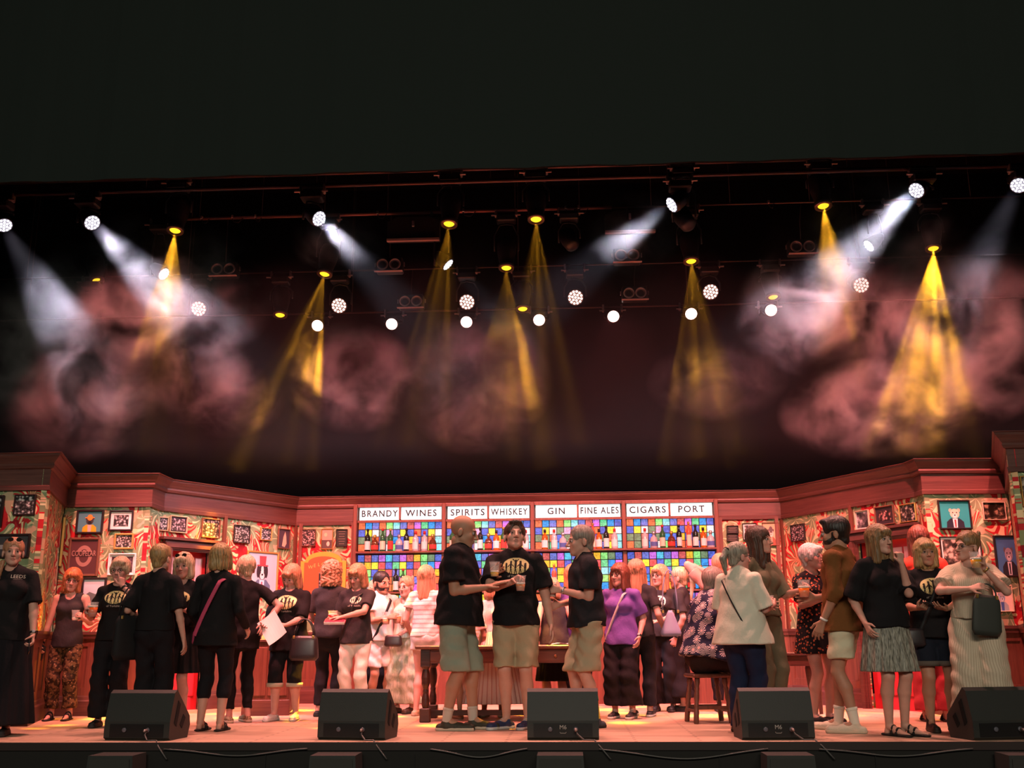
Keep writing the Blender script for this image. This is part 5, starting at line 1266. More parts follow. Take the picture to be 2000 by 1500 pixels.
# ---- haze: thin even haze plus drifting clouds
def haze(name,lo,hi,base,amt,blobs,sc,thr,label,aniso=.1,step=None):
    o=MB().box(((lo[0]+hi[0])/2,(lo[1]+hi[1])/2,(lo[2]+hi[2])/2),(hi[0]-lo[0],hi[1]-lo[1],hi[2]-lo[2])).build(name,[])
    m=bpy.data.materials.new(name);m.use_nodes=True;N=m.node_tree.nodes;L=m.node_tree.links;N.clear();g=NG(m)
    out=g.n('OutputMaterial');vs=g.n('VolumeScatter',{'Color':(1,1,1,1),'Anisotropy':aniso})
    if amt:
        geo=g.n('NewGeometry').outputs['Position'] if hasattr(bpy.types,'ShaderNodeNewGeometry') else None
        mp=g.n('Mapping',{0:geo,3:(1,1,1.)}).outputs[0]
        n=g.noise(mp,sc,4,.62,.5);r_=g.math('MAXIMUM',g.math('MULTIPLY',g.math('SUBTRACT',n,thr),1/(1-thr)),0.)
        tot=None
        for c,rad,a in blobs:
            d=g.n('VectorMath',{0:geo,1:c},operation='SUBTRACT').outputs[0];d=g.n('VectorMath',{0:d,1:tuple(1/q for q in rad)},operation='MULTIPLY').outputs[0]
            ln=g.n('VectorMath',{0:d},operation='LENGTH').outputs['Value'];f=g.math('MULTIPLY',g.math('MAXIMUM',g.math('SUBTRACT',1.,g.math('MULTIPLY',ln,ln)),0.),a)
            tot=f if tot is None else g.math('ADD',tot,f)
        den=g.math('ADD',g.math('MULTIPLY',g.math('MULTIPLY',r_,tot),amt),base);L.new(den,vs.inputs['Density'])
    else: vs.inputs['Density'].default_value=base
    L.new(vs.outputs[0],out.inputs['Volume']);o.data.materials.append(m);m.cycles.homogeneous_volume=not amt
    tag(o,label,'haze',kind='stuff');return o
B=lambda x,y,Y: tuple(aty(x,y,Y))
haze('stage_haze',(-8,10.25,2.75),(8,14.9,6.2),.0055,3.9,[
  (B(310,570,11.0),(1.4,1.1,.9),.62),(B(150,700,11.4),(1.1,1.3,1.3),.75),(B(430,760,12.2),(.8,1.2,.6),.45),
  (B(665,480,10.9),(.55,.8,.40),.75),(B(690,740,12.6),(.9,1.2,.7),.8),(B(930,740,12.6),(1.0,1.2,1.0),.40),(B(1240,460,10.9),(.6,.8,.45),.55),
  (B(1640,600,11.0),(1.2,1.1,.8),.62),(B(1890,640,11.8),(1.1,1.3,1.2),1.0),(B(1720,800,12.0),(1.2,1.3,.6),.8),(B(1400,745,12.6),(.9,1.1,.5),.30),(B(1700,450,10.9),(.9,1.0,.6),.6)],1.7,.47,'hazy smoke drifting above the set in the light beams')

zf=hb+.95;o=MB().tube([(-6,8.85,zf),(6,8.85,zf)],.024,10).build('lighting_pipe',PIPE,None,True);tag(o,'lighting pipe directly behind the header carrying the pink floods','pipe','lighting pipes')
for k in range(5): MB().tube([(-5+k*2.5,8.85,zf),(-5+k*2.5,8.85,7.88)],.004,5).build('hanging_wire',PIPE,o,True)
# wash lamps on the hidden front pipe that flood the crowd and the flats with pink
for k,xx in enumerate((-4.6,-3.1,-1.6,-.1,1.4,2.9,4.3)):
    p=Vector((xx,8.85,hb+.45));r=empty('flood_light',(0,0,0));tagf(r,'pink flood light out of sight above the header edge, %s from left'%(['first','second','third','fourth','fifth','sixth','seventh'][k]),'pink flood lights on the hidden pipe')
    M=mfrom(p,Vector((0,.85,-1)).normalized());MB().lathe([(.07,0),(.10,0),(.10,.16),(.05,.22)],16,M).build('lamp_head',BODY,r,True)
    l=bpy.data.lights.new('flood_beam','SPOT');l.energy=1650;l.color=(1,.215,.205);l.spot_size=math.radians(60);l.spot_blend=.35;l.shadow_soft_size=.09
    o=bpy.data.objects.new('flood_lamp',l);COL.objects.link(o);o.parent=r;o.matrix_world=Matrix.Translation(p+Vector((0,.06,-.09)))@Vector((0,.85,-1)).to_track_quat('-Z','Y').to_matrix().to_4x4()
    m=MB();m.tube([p+Vector((0,0,.2)),p+Vector((0,0,.5))],.015,6);m.build('hook_arm',STEEL,r,True)

zk=hb+1.05;o=MB().tube([(-6,9.95,zk),(6,9.95,zk)],.024,10).build('lighting_pipe',PIPE,None,True);tag(o,'lighting pipe out of sight above the stage front carrying the rose top lights','pipe','lighting pipes')
for k in range(5): MB().tube([(-5+k*2.5,9.95,zk),(-5+k*2.5,9.95,7.88)],.004,5).build('hanging_wire',PIPE,o,True)
for k,xx in enumerate((-4.4,-2.7,-1.,.7,2.4,4.0)):
    p=Vector((xx,9.95,zk-.25));r=empty('top_light',(0,0,0));tagf(r,'rose top light out of sight above the stage front, %s from left'%(['first','second','third','fourth','fifth','sixth'][k]),'rose top lights over the stage front')
    M=mfrom(p,Vector((0,-.25,-1)).normalized());MB().lathe([(.07,0),(.10,0),(.10,.16),(.05,.22)],16,M).build('lamp_head',BODY,r,True)
    l=bpy.data.lights.new('top_beam','SPOT');l.energy=720;l.color=(1,.40,.33);l.spot_size=math.radians(80);l.spot_blend=.5;l.shadow_soft_size=.09
    o=bpy.data.objects.new('top_lamp',l);COL.objects.link(o);o.parent=r;o.matrix_world=Matrix.Translation(p+Vector((0,-.02,-.04)))@Vector((0,-.22,-1)).to_track_quat('-Z','Y').to_matrix().to_4x4()
    m=MB();m.tube([p+Vector((0,0,.2)),p+Vector((0,0,.26))],.02,6);m.build('hook_arm',STEEL,r,True)
# ============================================================ the crowd
BLK=cloth('black_cotton',(.010,.009,.010));BLK2=cloth('charcoal_cotton',(.030,.027,.030));BLKT=cloth('black_trouser',(.009,.008,.010))
WHT=cloth('white_cotton',(.78,.70,.68));KHA=cloth('khaki_chino',(.42,.31,.19));SAGE=cloth('sage_chino',(.25,.29,.22));CREAM=cloth('cream_linen',(.66,.62,.50));PURP=cloth('purple_cotton',(.14,.07,.30))
NAVY=cloth('navy_trouser',(.012,.017,.045));GOLD=mat('gold_print',(.66,.54,.24),.6);GOLD2=mat('cream_print',(.72,.66,.48),.6);INKW=mat('pale_lettering',(.55,.50,.42),.7)
CAMO=cloth('brown_patterned_cotton',(.030,.018,.012),'blotch',(.13,.075,.035),(.30,.20,.12));FLOR=cloth('orange_floral_cotton',(.015,.010,.012),'floral',(.55,.13,.06),(.10,.02,.015),sc=1.4)
HAWA=cloth('navy_palm_print',(.018,.020,.045),'palm',(.52,.46,.46),(.60,.38,.36),sc=1.2);STRD=cloth('pink_striped_cotton',(.74,.62,.58),'stripes',(.55,.32,.28),sc=.9);STRT=cloth('pale_pink_tshirt',(.72,.52,.50),'hstripes',(.55,.32,.31),sc=.8)
BEI=cloth('beige_striped_linen',(.55,.46,.34),'stripes',(.40,.32,.23),sc=1.6);GREY=cloth('grey_metallic_pleat',(.08,.08,.065),'streak',(.34,.33,.27),rough=.4);SAGEP=cloth('sage_patterned_viscose',(.36,.38,.29),'streak',(.52,.53,.42))
BRN=cloth('rust_brown_corduroy',(.16,.062,.018));TAU=cloth('taupe_linen',(.125,.105,.065));REDT=cloth('red_cotton',(.55,.05,.03));PINKT=cloth('coral_cotton',(.6,.25,.2));PINKS=mat('pink_strap',(.45,.06,.13),.5);BLS=mat('black_strap',(.012,.011,.012),.5);SILV=mat('grey_strap',(.45,.40,.42),.4)
PR=lambda u=0,v=.045,ru=.095,rv=.062,m=GOLD:dict(print=(u,v,ru,rv,m),text=[('of Yorkshire',u,v-rv-.028,.020,INKW)])
SH='tshirt';tr=lambda m=BLKT,**k:dict(kind='trousers',mat=m,**k)
WIDE=dict(r=.095,o=.016,end=.055,fold=.005)
person('p1',30,1050,1437,face=18,w=1.16,hair=('braid','strawb'),head=(12,0,0),extra=('sunglasses_up',('watch',1,'black')),top=dict(mat=BLK,sleeve=.85,so=.022,o=.022,hem=.47,v=True,neck=.045,text=[('LEEDS',.075,.075,.030,INKW),('________',.075,.066,.012,INKW)],name='polo_shirt'),
 bottom=dict(kind='skirt',mat=BLKT,end=.055,r1=(.30,.24),n=11,amp=.012),shoes='black',L=dict(at=(.155,-.10,.475),hand='grip',n=(-1,-.3,0)),label='smiling woman in a black polo shirt and long black skirt with a side braid')
person('p2',145,1110,1415,H=1.56,face=8,w=1.0,skin='pink',hair=('bob','ginger',-.14),head=(14,8,4),extra=('glasses',('watch',-1,'black')),top=dict(mat=BLK2,sleeve=0,hem=.47,o=.008,name='camisole'),bottom=tr(CAMO,end=.075,r=.070,o=.018,fold=.006),shoes='sandal',
 R=dict(at=(-.14,-.085,.475),hand='grip',n=(1,-.3,0)),L=dict(at=(.13,-.15,.66),hand='grip',n=(-1,-.2,0),dir=(.1,-.9,.4)),label='woman with a red bob in a camisole and brown patterned trousers')
person('p3',238,1088,1428,H=1.60,face=6,w=1.05,skin='pink',hair=('pixie','pblonde'),head=(0,5,0),extra=('glasses',('watch',1,'black')),top=dict(mat=BLK,sleeve=.8,hem=.50,**PR(.01,.02)),bottom=tr(**WIDE),
 R=dict(at=(-.13,-.16,.665),hand='grip',n=(.9,-.3,0),dir=(.3,-.7,.5)),L=dict(at=(.055,-.115,.815),hand='point',n=(-.6,.5,0),dir=(-.15,-.1,.9),hint=(.8,0,-.6)),label='short blonde woman in glasses pointing at her nose, holding a beer')
person('p4',315,1062,1432,H=1.63,face=178,w=1.0,hair=('short','blonde'),head=(-8,0,0),top=dict(mat=BLK,sleeve=.95,so=.025,o=.020,hem=.53,name='blouse'),bottom=tr(**WIDE),R=dict(at=(-.165,-.01,.475)),L=dict(at=(.13,-.10,.60)),
 label='woman seen from behind with cropped golden hair and a black tote bag')
person('p5',362,1080,1420,H=1.60,face=-4,w=1.0,skin='pink',hair=('bob','pblonde',-.12),head=(8,4,-4),extra=('sunglasses_up',),top=dict(mat=BLK,sleeve=.5,hem=.56,v=True,skirt=dict(end=.30,r1=(.20,.17)),name='dress',**PR(.03,-.015)),shoes='gold',
 L=dict(at=(.08,-.15,.66),hand='grip',n=(-1,0,0),dir=(-.2,-.8,.5)),label='talking woman with sunglasses on her head between two women seen from behind')
person('p6',432,1062,1430,H=1.64,face=176,w=1.08,hair=('bob','blonde',-.105),head=(0,0,0),extra=(('strap',-1,PINKS,.034,.50),),top=dict(mat=BLK,sleeve=1.95,hem=.445,flare=.02,name='tunic'),bottom=tr(end=.17,r=.045,o=.008),shoes='sandal',R=dict(at=(-.14,-.09,.54)),L=dict(at=(.14,-.12,.55)),
 label='woman from behind with blonde bob and a pink crossbody strap')
person('p7',483,1085,1415,H=1.62,face=-145,w=1.0,skin='pink',hair=('pixie','pblonde'),head=(0,5,0),top=dict(mat=BLK,sleeve=.7,hem=.43,flare=.01,name='tunic'),bottom=tr(end=.08,r=.045,o=.008),shoes='leopard',R=dict(at=(-.10,.085,.575),hint=(-1,.5,-.2),dir=(.3,.7,-.5),n=(0,-1,-.3)),L=dict(at=(.13,-.14,.60)),
 label='white haired woman turned away with a hand on her back hip')
person('p8',572,1103,1415,H=1.56,face=-6,w=1.2,skin='pink',hair=('bangs','strawb',-.16),head=(-14,26,4),feet=((-.10,-.06,-8),(.09,.02,10)),top=dict(mat=BLK,sleeve=.95,so=.02,hem=.44,flare=.02,**PR(-.01,.015,.115,.070)),
 bottom=tr(BLKT,end=.215,r=.075,o=.014,cuff=mat('cuff_cream',(.45,.40,.30),.8)),shoes='white',L=dict(at=(.05,-.20,.60),hand='pinch',n=(-.3,.2,-1),dir=(-.8,-.4,.2)),R=dict(at=(-.10,-.18,.60),hand='relax',n=(.5,-.3,.5)),label='woman with pinkish bob reading a sheet of paper in printed black t-shirt')
person('p9',648,1097,1405,H=1.62,face=172,w=1.1,skin='pink',hair=('curly','strawb'),top=dict(mat=BLK2,sleeve=.8,hem=.50),bottom=tr(),R=dict(at=(-.12,-.14,.60)),L=dict(at=(.12,-.14,.60)),label='woman seen from behind with a mass of curly pinkish hair')
person('p10',700,1102,1412,H=1.58,face=-12,w=1.05,skin='pink',hair=('bob','strawb',-.13),head=(-6,20,0),top=dict(mat=BLK2,sleeve=.7,hem=.475,**PR(.03,.03,.060,.040,GOLD2)),bottom=tr(cloth('white_denim',(.80,.68,.60)),end=.10,r=.052,o=.012,fold=.006),shoes='white',
 L=dict(at=(-.02,-.20,.645),hand='relax',n=(0,.3,-1),dir=(-.9,-.3,0),hint=(1,0,-.3)),R=dict(at=(-.12,-.17,.61),hand='grip',n=(.6,-.3,.6),dir=(.3,-.8,.2)),extra=(('strap',1,BLS,.02,.50),),label='woman in a grey printed t-shirt and white jeans looking down at a red book')
person('p11',745,1115,None,Y=11.5,face=35,w=1.0,sex='m',skin='tan',hair=('crop','dark'),head=(10,6,0),extra=('beard',('strap',1,BLS,.03,.50)),top=dict(mat=WHT,sleeve=.6,hem=.50),bottom=dict(kind='shorts',mat=cloth('white_shorts',(.72,.62,.60)),end=.32,r=.10,o=.022,fold=.006),shoes='white',
 R=dict(at=(-.02,-.19,.66),hand='grip',n=(.8,-.4,0),dir=(.4,-.8,.2)),L=dict(at=(.10,-.16,.62),hand='relax'),label='bearded man in white t-shirt and shorts with a black shoulder strap')
person('p12',795,1125,None,Y=11.5,face=-22,w=.95,skin='pink',hair=('bun','strawb'),head=(0,4,0),top=dict(mat=SAGEP,sleeve=0,hem=.54,name='jumpsuit_top'),bottom=tr(SAGEP,end=.07,r=.12,o=.03,fold=.006),shoes='brown',
 R=dict(at=(-.10,-.16,.67),hand='grip',n=(.9,-.2,0),dir=(.2,-.8,.4)),L=dict(at=(.02,-.15,.555),hand='relax',n=(0,.2,-1),dir=(-.8,-.5,-.1)),label='woman with tied back hair in a pale patterned sage jumpsuit')
person('p13',832,1105,None,Y=11.1,face=165,w=1.0,skin='pink',hair=('long','strawb'),head=(0,0,0),top=dict(mat=STRT,sleeve=.5,hem=.52,o=.010),bottom=dict(kind='shorts',mat=cloth('white_hot_shorts',(.76,.62,.60)),end=.43,r=.088,o=.010),shoes='tan',
 L=dict(at=(.15,-.10,.54)),R=dict(at=(-.10,-.16,.62)),label='woman from behind in pale pink top and tiny white shorts behind the table')
person('p14',893,1005,1424,H=1.87,face=80,w=1.13,sex='m',skin='tan',hair=('bald','greyshort'),head=(8,14,0),lean=(3,0),belly=.10,feet=((-.09,.06,6),(.10,-.13,-6)),top=dict(mat=BLK,sleeve=.72,so=.03,o=.026,hem=.475,flare=.03,fold=.006),bottom=dict(kind='shorts',mat=SAGE,end=.265,r=.118,o=.035,fold=.007),shoes='olive',
 R=dict(at=(-.07,-.165,.645),hand='flat',n=(.2,.2,-1),dir=(.15,-1,.35),hint=(-.2,.5,-1)),L=dict(at=(.03,-.145,.71),hand='relax',n=(-1,0,0),dir=(0,-.9,.45),hint=(.5,.2,-1)),label='bald man in black t-shirt and sage green shorts seen in profile')
person('p15',1006,1017,1422,H=1.83,face=-4,w=1.08,sex='m',skin='fair',hair=('short','brown'),head=(14,-14,3),feet=((-.085,-.02,-35),(.10,.02,-12)),top=dict(mat=BLK,sleeve=.78,so=.03,o=.022,hem=.485,fold=.006,**PR(.02,.055,.118,.074)),bottom=dict(kind='shorts',mat=KHA,end=.29,r=.105,o=.030,fold=.006),shoes='navy',
 R=dict(at=(.005,-.185,.685),hand='grip',n=(.35,-.25,0),dir=(.75,-.35,.35),hint=(-1,.1,-.9)),L=dict(at=(.175,.0,.485)),label='dark haired man looking upwards in a printed black t-shirt and khaki shorts')
person('p16',962,1128,None,Y=10.9,face=170,w=1.1,skin='pink',hair=('bob','strawb'),top=dict(mat=STRD,sleeve=.6,hem=.57,skirt=dict(end=.10,r1=(.34,.30),n=22,amp=.010,tier=.62),name='dress'),shoes='tan',label='woman in a long pink striped tiered dress hidden between two men',R=dict(at=(-.10,-.16,.64)))
person('p17',1082,1128,None,Y=11,face=-160,w=1.12,skin='pink',hair=('bob','strawb'),head=(0,12,0),lean=(8,0),top=dict(mat=BLK2,sleeve=0,hem=.50,name='camisole'),bottom=dict(kind='skirt',mat=BLKT,end=.25,r1=(.20,.17)),R=dict(at=(-.13,-.10,.60)),L=dict(at=(.13,-.10,.60)),label='woman with bare pink lit arms behind the table, seen from behind')
person('p18',1118,1103,None,Y=11.2,face=165,w=1.08,skin='pink',hair=('bob','ginger',-.15),top=dict(mat=PURP,sleeve=.7,hem=.47,flare=.01),bottom=tr(**WIDE),label='red haired woman in a purple top mostly behind the dark t-shirt man')
person('p19',1143,1025,1420,H=1.80,face=-78,w=1.05,sex='m',skin='fair',hair=('crop','greyshort'),head=(0,4,0),lean=(2,0),feet=((-.09,-.10,-4),(.09,.04,6)),extra=(('watch',1,'silver'),),top=dict(mat=cloth('faded_black_cotton',(.016,.016,.019)),sleeve=.75,so=.028,o=.022,hem=.485,flare=.012,fold=.006),
 bottom=dict(kind='shorts',mat=cloth('khaki_cargo',(.38,.32,.21)),end=.27,r=.110,o=.032,fold=.008),shoes='grey',L=dict(at=(.02,-.135,.665),hand='grip',n=(-.9,-.3,0),dir=(-.2,-.95,.15),hint=(.4,.6,-1)),R=dict(at=(-.10,-.12,.60)),label='grey haired man in profile with cargo shorts and patterned socks')
person('p20',1210,1100,1412,H=1.60,face=-20,w=1.08,skin='pink',hair=('bob','auburn',-.17),head=(-18,0,0),extra=('glasses',('watch',1,'black'),('strap',1,SILV,.022,.50)),top=dict(mat=PURP,sleeve=.85,so=.022,hem=.465,flare=.012,fold=.005),bottom=tr(end=.085,r=.11,o=.022,fold=.006),shoes='blackwhite',
 L=dict(at=(.13,-.035,.515)),R=dict(at=(-.12,-.10,.58)),label='woman in a purple t-shirt and glasses with her hand in her pocket')
person('p21',1242,1093,None,Y=10.9,face=165,w=1.0,skin='pink',hair=('long','strawb'),top=dict(mat=BLK2,sleeve=.7,hem=.50),bottom=tr(BLKT,end=.07,r=.07,o=.016),shoes='blackwhite',R=dict(at=(-.15,-.08,.56)),label='long haired woman from behind just right of the purple t-shirt woman')
person('p22',1288,1103,None,H=1.64,face=-16,w=1.0,skin='pink',hair=('bangs','strawb',-.19),head=(-22,0,0),extra=('glasses',),top=dict(mat=BLK2,sleeve=.7,hem=.50,print=(-.005,.0,.085,.068,GOLD2),text=[('Yorkshire',0,-.092,.018,INKW)]),bottom=tr(**WIDE),
 L=dict(at=(.01,-.17,.605),hand='relax',n=(0,.2,-1),dir=(-.9,-.3,0)),R=dict(at=(-.10,-.13,.60)),label='long blonde woman in glasses and black printed t-shirt looking left')
person('p23',1328,1107,None,H=1.60,face=-112,w=1.0,skin='pink',hair=('pony','pblonde',-.24),head=(0,0,0),extra=(('watch',1,'black'),),top=dict(mat=BLK2,sleeve=.8,hem=.50),bottom=tr(end=.10,r=.13,o=.022,fold=.006),shoes='black',L=dict(at=(.12,-.02,.50)),R=dict(at=(-.10,-.14,.60)),label='woman with a long pale ponytail in profile, wearing all black')
ps=atz(1385,1411,0)
person('p24',1385,0,H=1.78,face=118,w=1.2,sex='m',skin='pink',hair=('crop','greyshort'),seat=.45,lean=(12,0),belly=.15,pos=(ps.x,ps.y,0),feet=((-.13,-.34,5),(.13,-.42,-5)),top=dict(mat=HAWA,sleeve=.8,so=.03,o=.03,hem=.50,flare=.05,fold=.006,name='palm_shirt'),
 bottom=dict(kind='shorts',mat=cloth('black_shorts',(.02,.012,.012)),end=.36,r=.10,o=.03),shoes='boot',R=dict(at=(-.12,-.22,.68)),L=dict(at=(.12,-.22,.68)),label='man in navy palm print shirt sitting on a wooden stool, back to us')
person('p25',1405,1080,None,Y=11.6,face=178,w=1.1,sex='m',skin='pink',hair=('crop','strawb'),L=dict(at=(.07,-.01,.87),hand='relax',hint=(1,.1,-.5),n=(-1,0,0),dir=(-.6,.2,.7)),top=dict(mat=PINKT,sleeve=.7,hem=.5),bottom=tr(),label='person at the back mostly hidden behind the grey ponytail woman')
person('p26',1438,1058,1434,H=1.60,face=138,w=1.22,skin='pink',hair=('pony','grey'),head=(-22,4,0),extra=('glasses',('strap',1,BLS,.012,.5)),top=dict(mat=CREAM,sleeve=.98,so=.028,o=.020,hem=.45,flare=.085,fold=.004,name='blouse'),bottom=tr(NAVY,end=.03,r=.058,o=.02),shoes='brown',
 R=dict(at=(-.11,-.165,.66),hand='grip',n=(.6,-.2,.1),dir=(.3,-.8,.3)),L=dict(at=(.10,-.16,.64)),label='woman with grey ponytail and glasses in a loose cream blouse')
person('p27',1478,1028,None,Y=9.7,face=38,w=1.0,hair=('long','brown'),head=(18,-3,0),top=dict(mat=TAU,sleeve=1.0,so=.02,hem=.54,v=True,neck=.05,name='jumpsuit_top'),bottom=tr(TAU,end=.05,r=.08,o=.02),shoes='tan',
 L=dict(at=(.07,-.21,.665),hand='grip',n=(-.5,-.5,0),dir=(-.2,-.8,.45)),R=dict(at=(-.13,-.12,.60)),label='tall brunette with long hair in a taupe jumpsuit behind the ponytail woman')
person('p28',1580,1062,1413,H=1.63,face=30,w=1.06,skin='pink',hair=('pixie','white'),head=(20,-2,0),extra=(('bracelet',-1,'gold'),),top=dict(mat=FLOR,sleeve=.8,so=.02,hem=.55,skirt=dict(end=.38,r1=(.21,.18),n=9,amp=.008),name='dress'),shoes='blackwhite',
 R=dict(at=(-.05,-.17,.69),hand='grip',n=(.7,-.4,0),dir=(.5,-.5,.6),hint=(-.6,.1,-1)),L=dict(at=(.08,-.17,.69),hand='grip',n=(-.7,-.4,0),dir=(-.2,-.8,.5)),label='woman with short white hair in an orange floral dress holding two beers')
person('p29',1632,1008,1430,H=1.79,face=-125,w=1.02,sex='m',skin='tan',hair=('short','dark'),head=(18,6,0),extra=('beard',('bracelet',1,'white')),feet=((-.10,-.16,-10),(.10,.06,18)),top=dict(mat=BRN,sleeve=1.35,so=.022,o=.022,hem=.455,flare=.03,fold=.006,neck=.04,name='overshirt'),
 bottom=dict(kind='shorts',mat=cloth('cream_shorts',(.62,.57,.40)),end=.33,r=.105,o=.028,fold=.006),shoes='cream',L=dict(at=(.15,-.045,.50)),R=dict(at=(-.10,-.17,.62)),label='bearded dark haired man in rust brown shirt and cream shorts')
person('p30',1712,1025,1437,H=1.68,face=14,w=1.02,hair=('bangs','goldbrown',-.20),head=(14,0,0),feet=((-.05,.0,20),(.075,-.02,30)),top=dict(mat=BLK,sleeve=.98,so=.03,o=.026,hem=.50,flare=.02,fold=.005),bottom=dict(kind='skirt',mat=GREY,end=.295,r1=(.235,.20),n=19,amp=.008),shoes='sandal',
 L=dict(at=(.040,-.125,.80),hand='fist',n=(-.2,1,.2),dir=(-.1,-.05,1),hint=(.12,-.2,-1)),R=dict(at=(-.13,-.04,.52)),label='woman with long fringe hair and hand on chin in grey pleated skirt')
person('p31',1792,1027,None,Y=10.2,face=170,w=1.0,hair=('long','auburn'),skin='pink',top=dict(mat=REDT,sleeve=1.9,so=.02,o=.02,hem=.48),bottom=tr(cloth('red_trouser',(.4,.04,.05)),**WIDE),shoes='sandal',label='long brown haired woman in bright red top, seen from behind')
person('p32',1803,1052,1430,H=1.60,face=-4,w=1.16,skin='tan',hair=('bob','blonde',-.135),head=(2,-2,0),extra=(('strap',1,BLS,.04,.47),),top=dict(mat=BLK,sleeve=.95,so=.025,o=.022,hem=.475,**PR(.01,.0,.115,.072)),bottom=dict(kind='shorts',mat=cloth('black_denim',(.010,.013,.022)),end=.335,r=.095,o=.02,cuff=mat('cuff_denim',(.10,.085,.07),.9)),shoes='boot',
 R=dict(at=(-.11,-.19,.625),hand='pinch',n=(.5,-.1,.9),dir=(.3,-.9,0)),L=dict(at=(.03,-.19,.62),hand='relax',n=(0,.3,1),dir=(-.8,-.5,.1),hint=(1,.3,-.6)),label='woman with a blonde bob in a black shirt and denim shorts using a phone')
person('p33',1885,1037,1436,H=1.63,face=-24,w=1.08,hair=('bun','goldbrown'),head=(-38,2,6),extra=('glasses',('watch',1,'gold')),top=dict(mat=BEI,sleeve=.7,so=.025,o=.02,hem=.56,v=True,neck=.045,name='jumpsuit_top'),bottom=tr(BEI,end=.10,r=.17,o=.045,fold=.005),shoes='cream',
 L=dict(at=(.075,-.14,.80),hand='grip',n=(-.5,-.4,0),dir=(-.1,-.2,1),hint=(.7,-.2,-1)),R=dict(at=(.0,-.17,.70),hand='relax',n=(0,.6,-.5),dir=(.9,-.2,.2),hint=(-1,-.2,-.4)),label='woman in beige pinstriped jumpsuit with hair up, looking left')
person('p35',735,1132,None,Y=11.9,face=20,w=1.0,skin='pink',hair=('bob','pblonde'),top=dict(mat=PINKT,sleeve=.7),bottom=tr(),label='blonde woman at the back hidden between the white jeans and bearded man')
person('p36',915,1150,None,Y=10.7,face=-150,w=.9,skin='tan',hair=('short','brown'),top=dict(mat=cloth('pale_hstripe_shirt',(.72,.62,.58),'hstripes',(.5,.38,.2)),sleeve=.7,hem=.36),shoes='tan',label='person in a pale striped shirt with bare legs behind the bald man')
# ---- held and carried things
AM=(.75,.16,.015);RD=(.72,.07,.02)
held_cup('p2',1,'small pale cup raised by the red haired woman in the camisole',.25,(.7,.45,.35),s=.8)
held_cup('p3',-1,'plastic pint of orange beer held by the short blonde woman in glasses',.72,(.70,.12,.02))
held_cup('p5',1,'plastic cup held in front of the talking woman at left',.5,(.70,.20,.04),s=.9)
held_cup('p10',-1,'cup of red drink above the red book',.72,(.65,.02,.015))
held_cup('p11',-1,'pink lit pint held by the bearded man in white',.6,(.65,.16,.05))
held_cup('p12',-1,'nearly empty cup held by the woman in the sage jumpsuit',.45,(.6,.2,.05))
held_cup('p14',1,'plastic cup with amber dregs held by the bald man',.35,(.70,.38,.03))
held_cup('p15',-1,'half full pint held by the man looking upwards',.5,(.55,.20,.08))
held_cup('p19',1,'pale frothy cup held by the grey haired man in cargo shorts',.85,(.70,.45,.28))
held_cup('p26',-1,'plastic cup held by the woman with the grey ponytail',.55,(.70,.30,.10),s=.9)
held_cup('p27',1,'large pint of orange beer held by the tall brunette',.60,(.85,.17,.01),s=1.15)
held_cup('p28',-1,'left of the two pints held by the white haired woman',.55,(.6,.12,.05),s=.9)
held_cup('p28',1,'right of the two pints held by the white haired woman',.65,(.85,.12,.01))
held_cup('p33',1,'raised cup of amber beer beside the face of the jumpsuit woman',.6,(.65,.30,.02))
phone(PIN['p1'],1,'black phone in the hand of the woman with the braid');phone(PIN['p2'],-1,'black phone held against brown patterned trousers');phone(PIN['p32'],-1,'phone held by the woman with the crossbody bag')
b,_=box_thing('hardback_book',PIN['p10'],1,(.15,.21,.03),'red hardback book held by the woman in white jeans','book',mat('book_red',(.50,.02,.05),.5),off=(0,-.03,-.02))
MB().box((.004,0,0),(.146,.202,.022)).build('pages',mat('paper_pink',(.75,.65,.6),.8),b)
i8=PIN['p8'];h=i8['arms'][1];p=world(i8,h['palm']+np.array([-.07,-.055,-.03]))
r=empty('sheet_of_paper',(0,0,0),0,'white sheet of paper held by the woman with pinkish bob','paper',M=Matrix.Translation(p)@Matrix.Rotation(math.radians(-38),4,'Y')@Matrix.Rotation(math.radians(-25),4,'X'))
V=[];F=[];n=8
for i in range(n+1):
    for y_ in(0,.0012):
        for z_ in(-.15,.15): V.append((-.105+.21*i/n,y_+.012*math.sin(i/n*3),z_))
for i in range(n):
    a=i*4
    F+=[(a,a+1,a+5,a+4),(a+2,a+6,a+7,a+3),(a,a+4,a+6,a+2),(a+1,a+3,a+7,a+5)]
mkobj('page',V,F,mat('paper_white',(.78,.72,.70),.8),r)
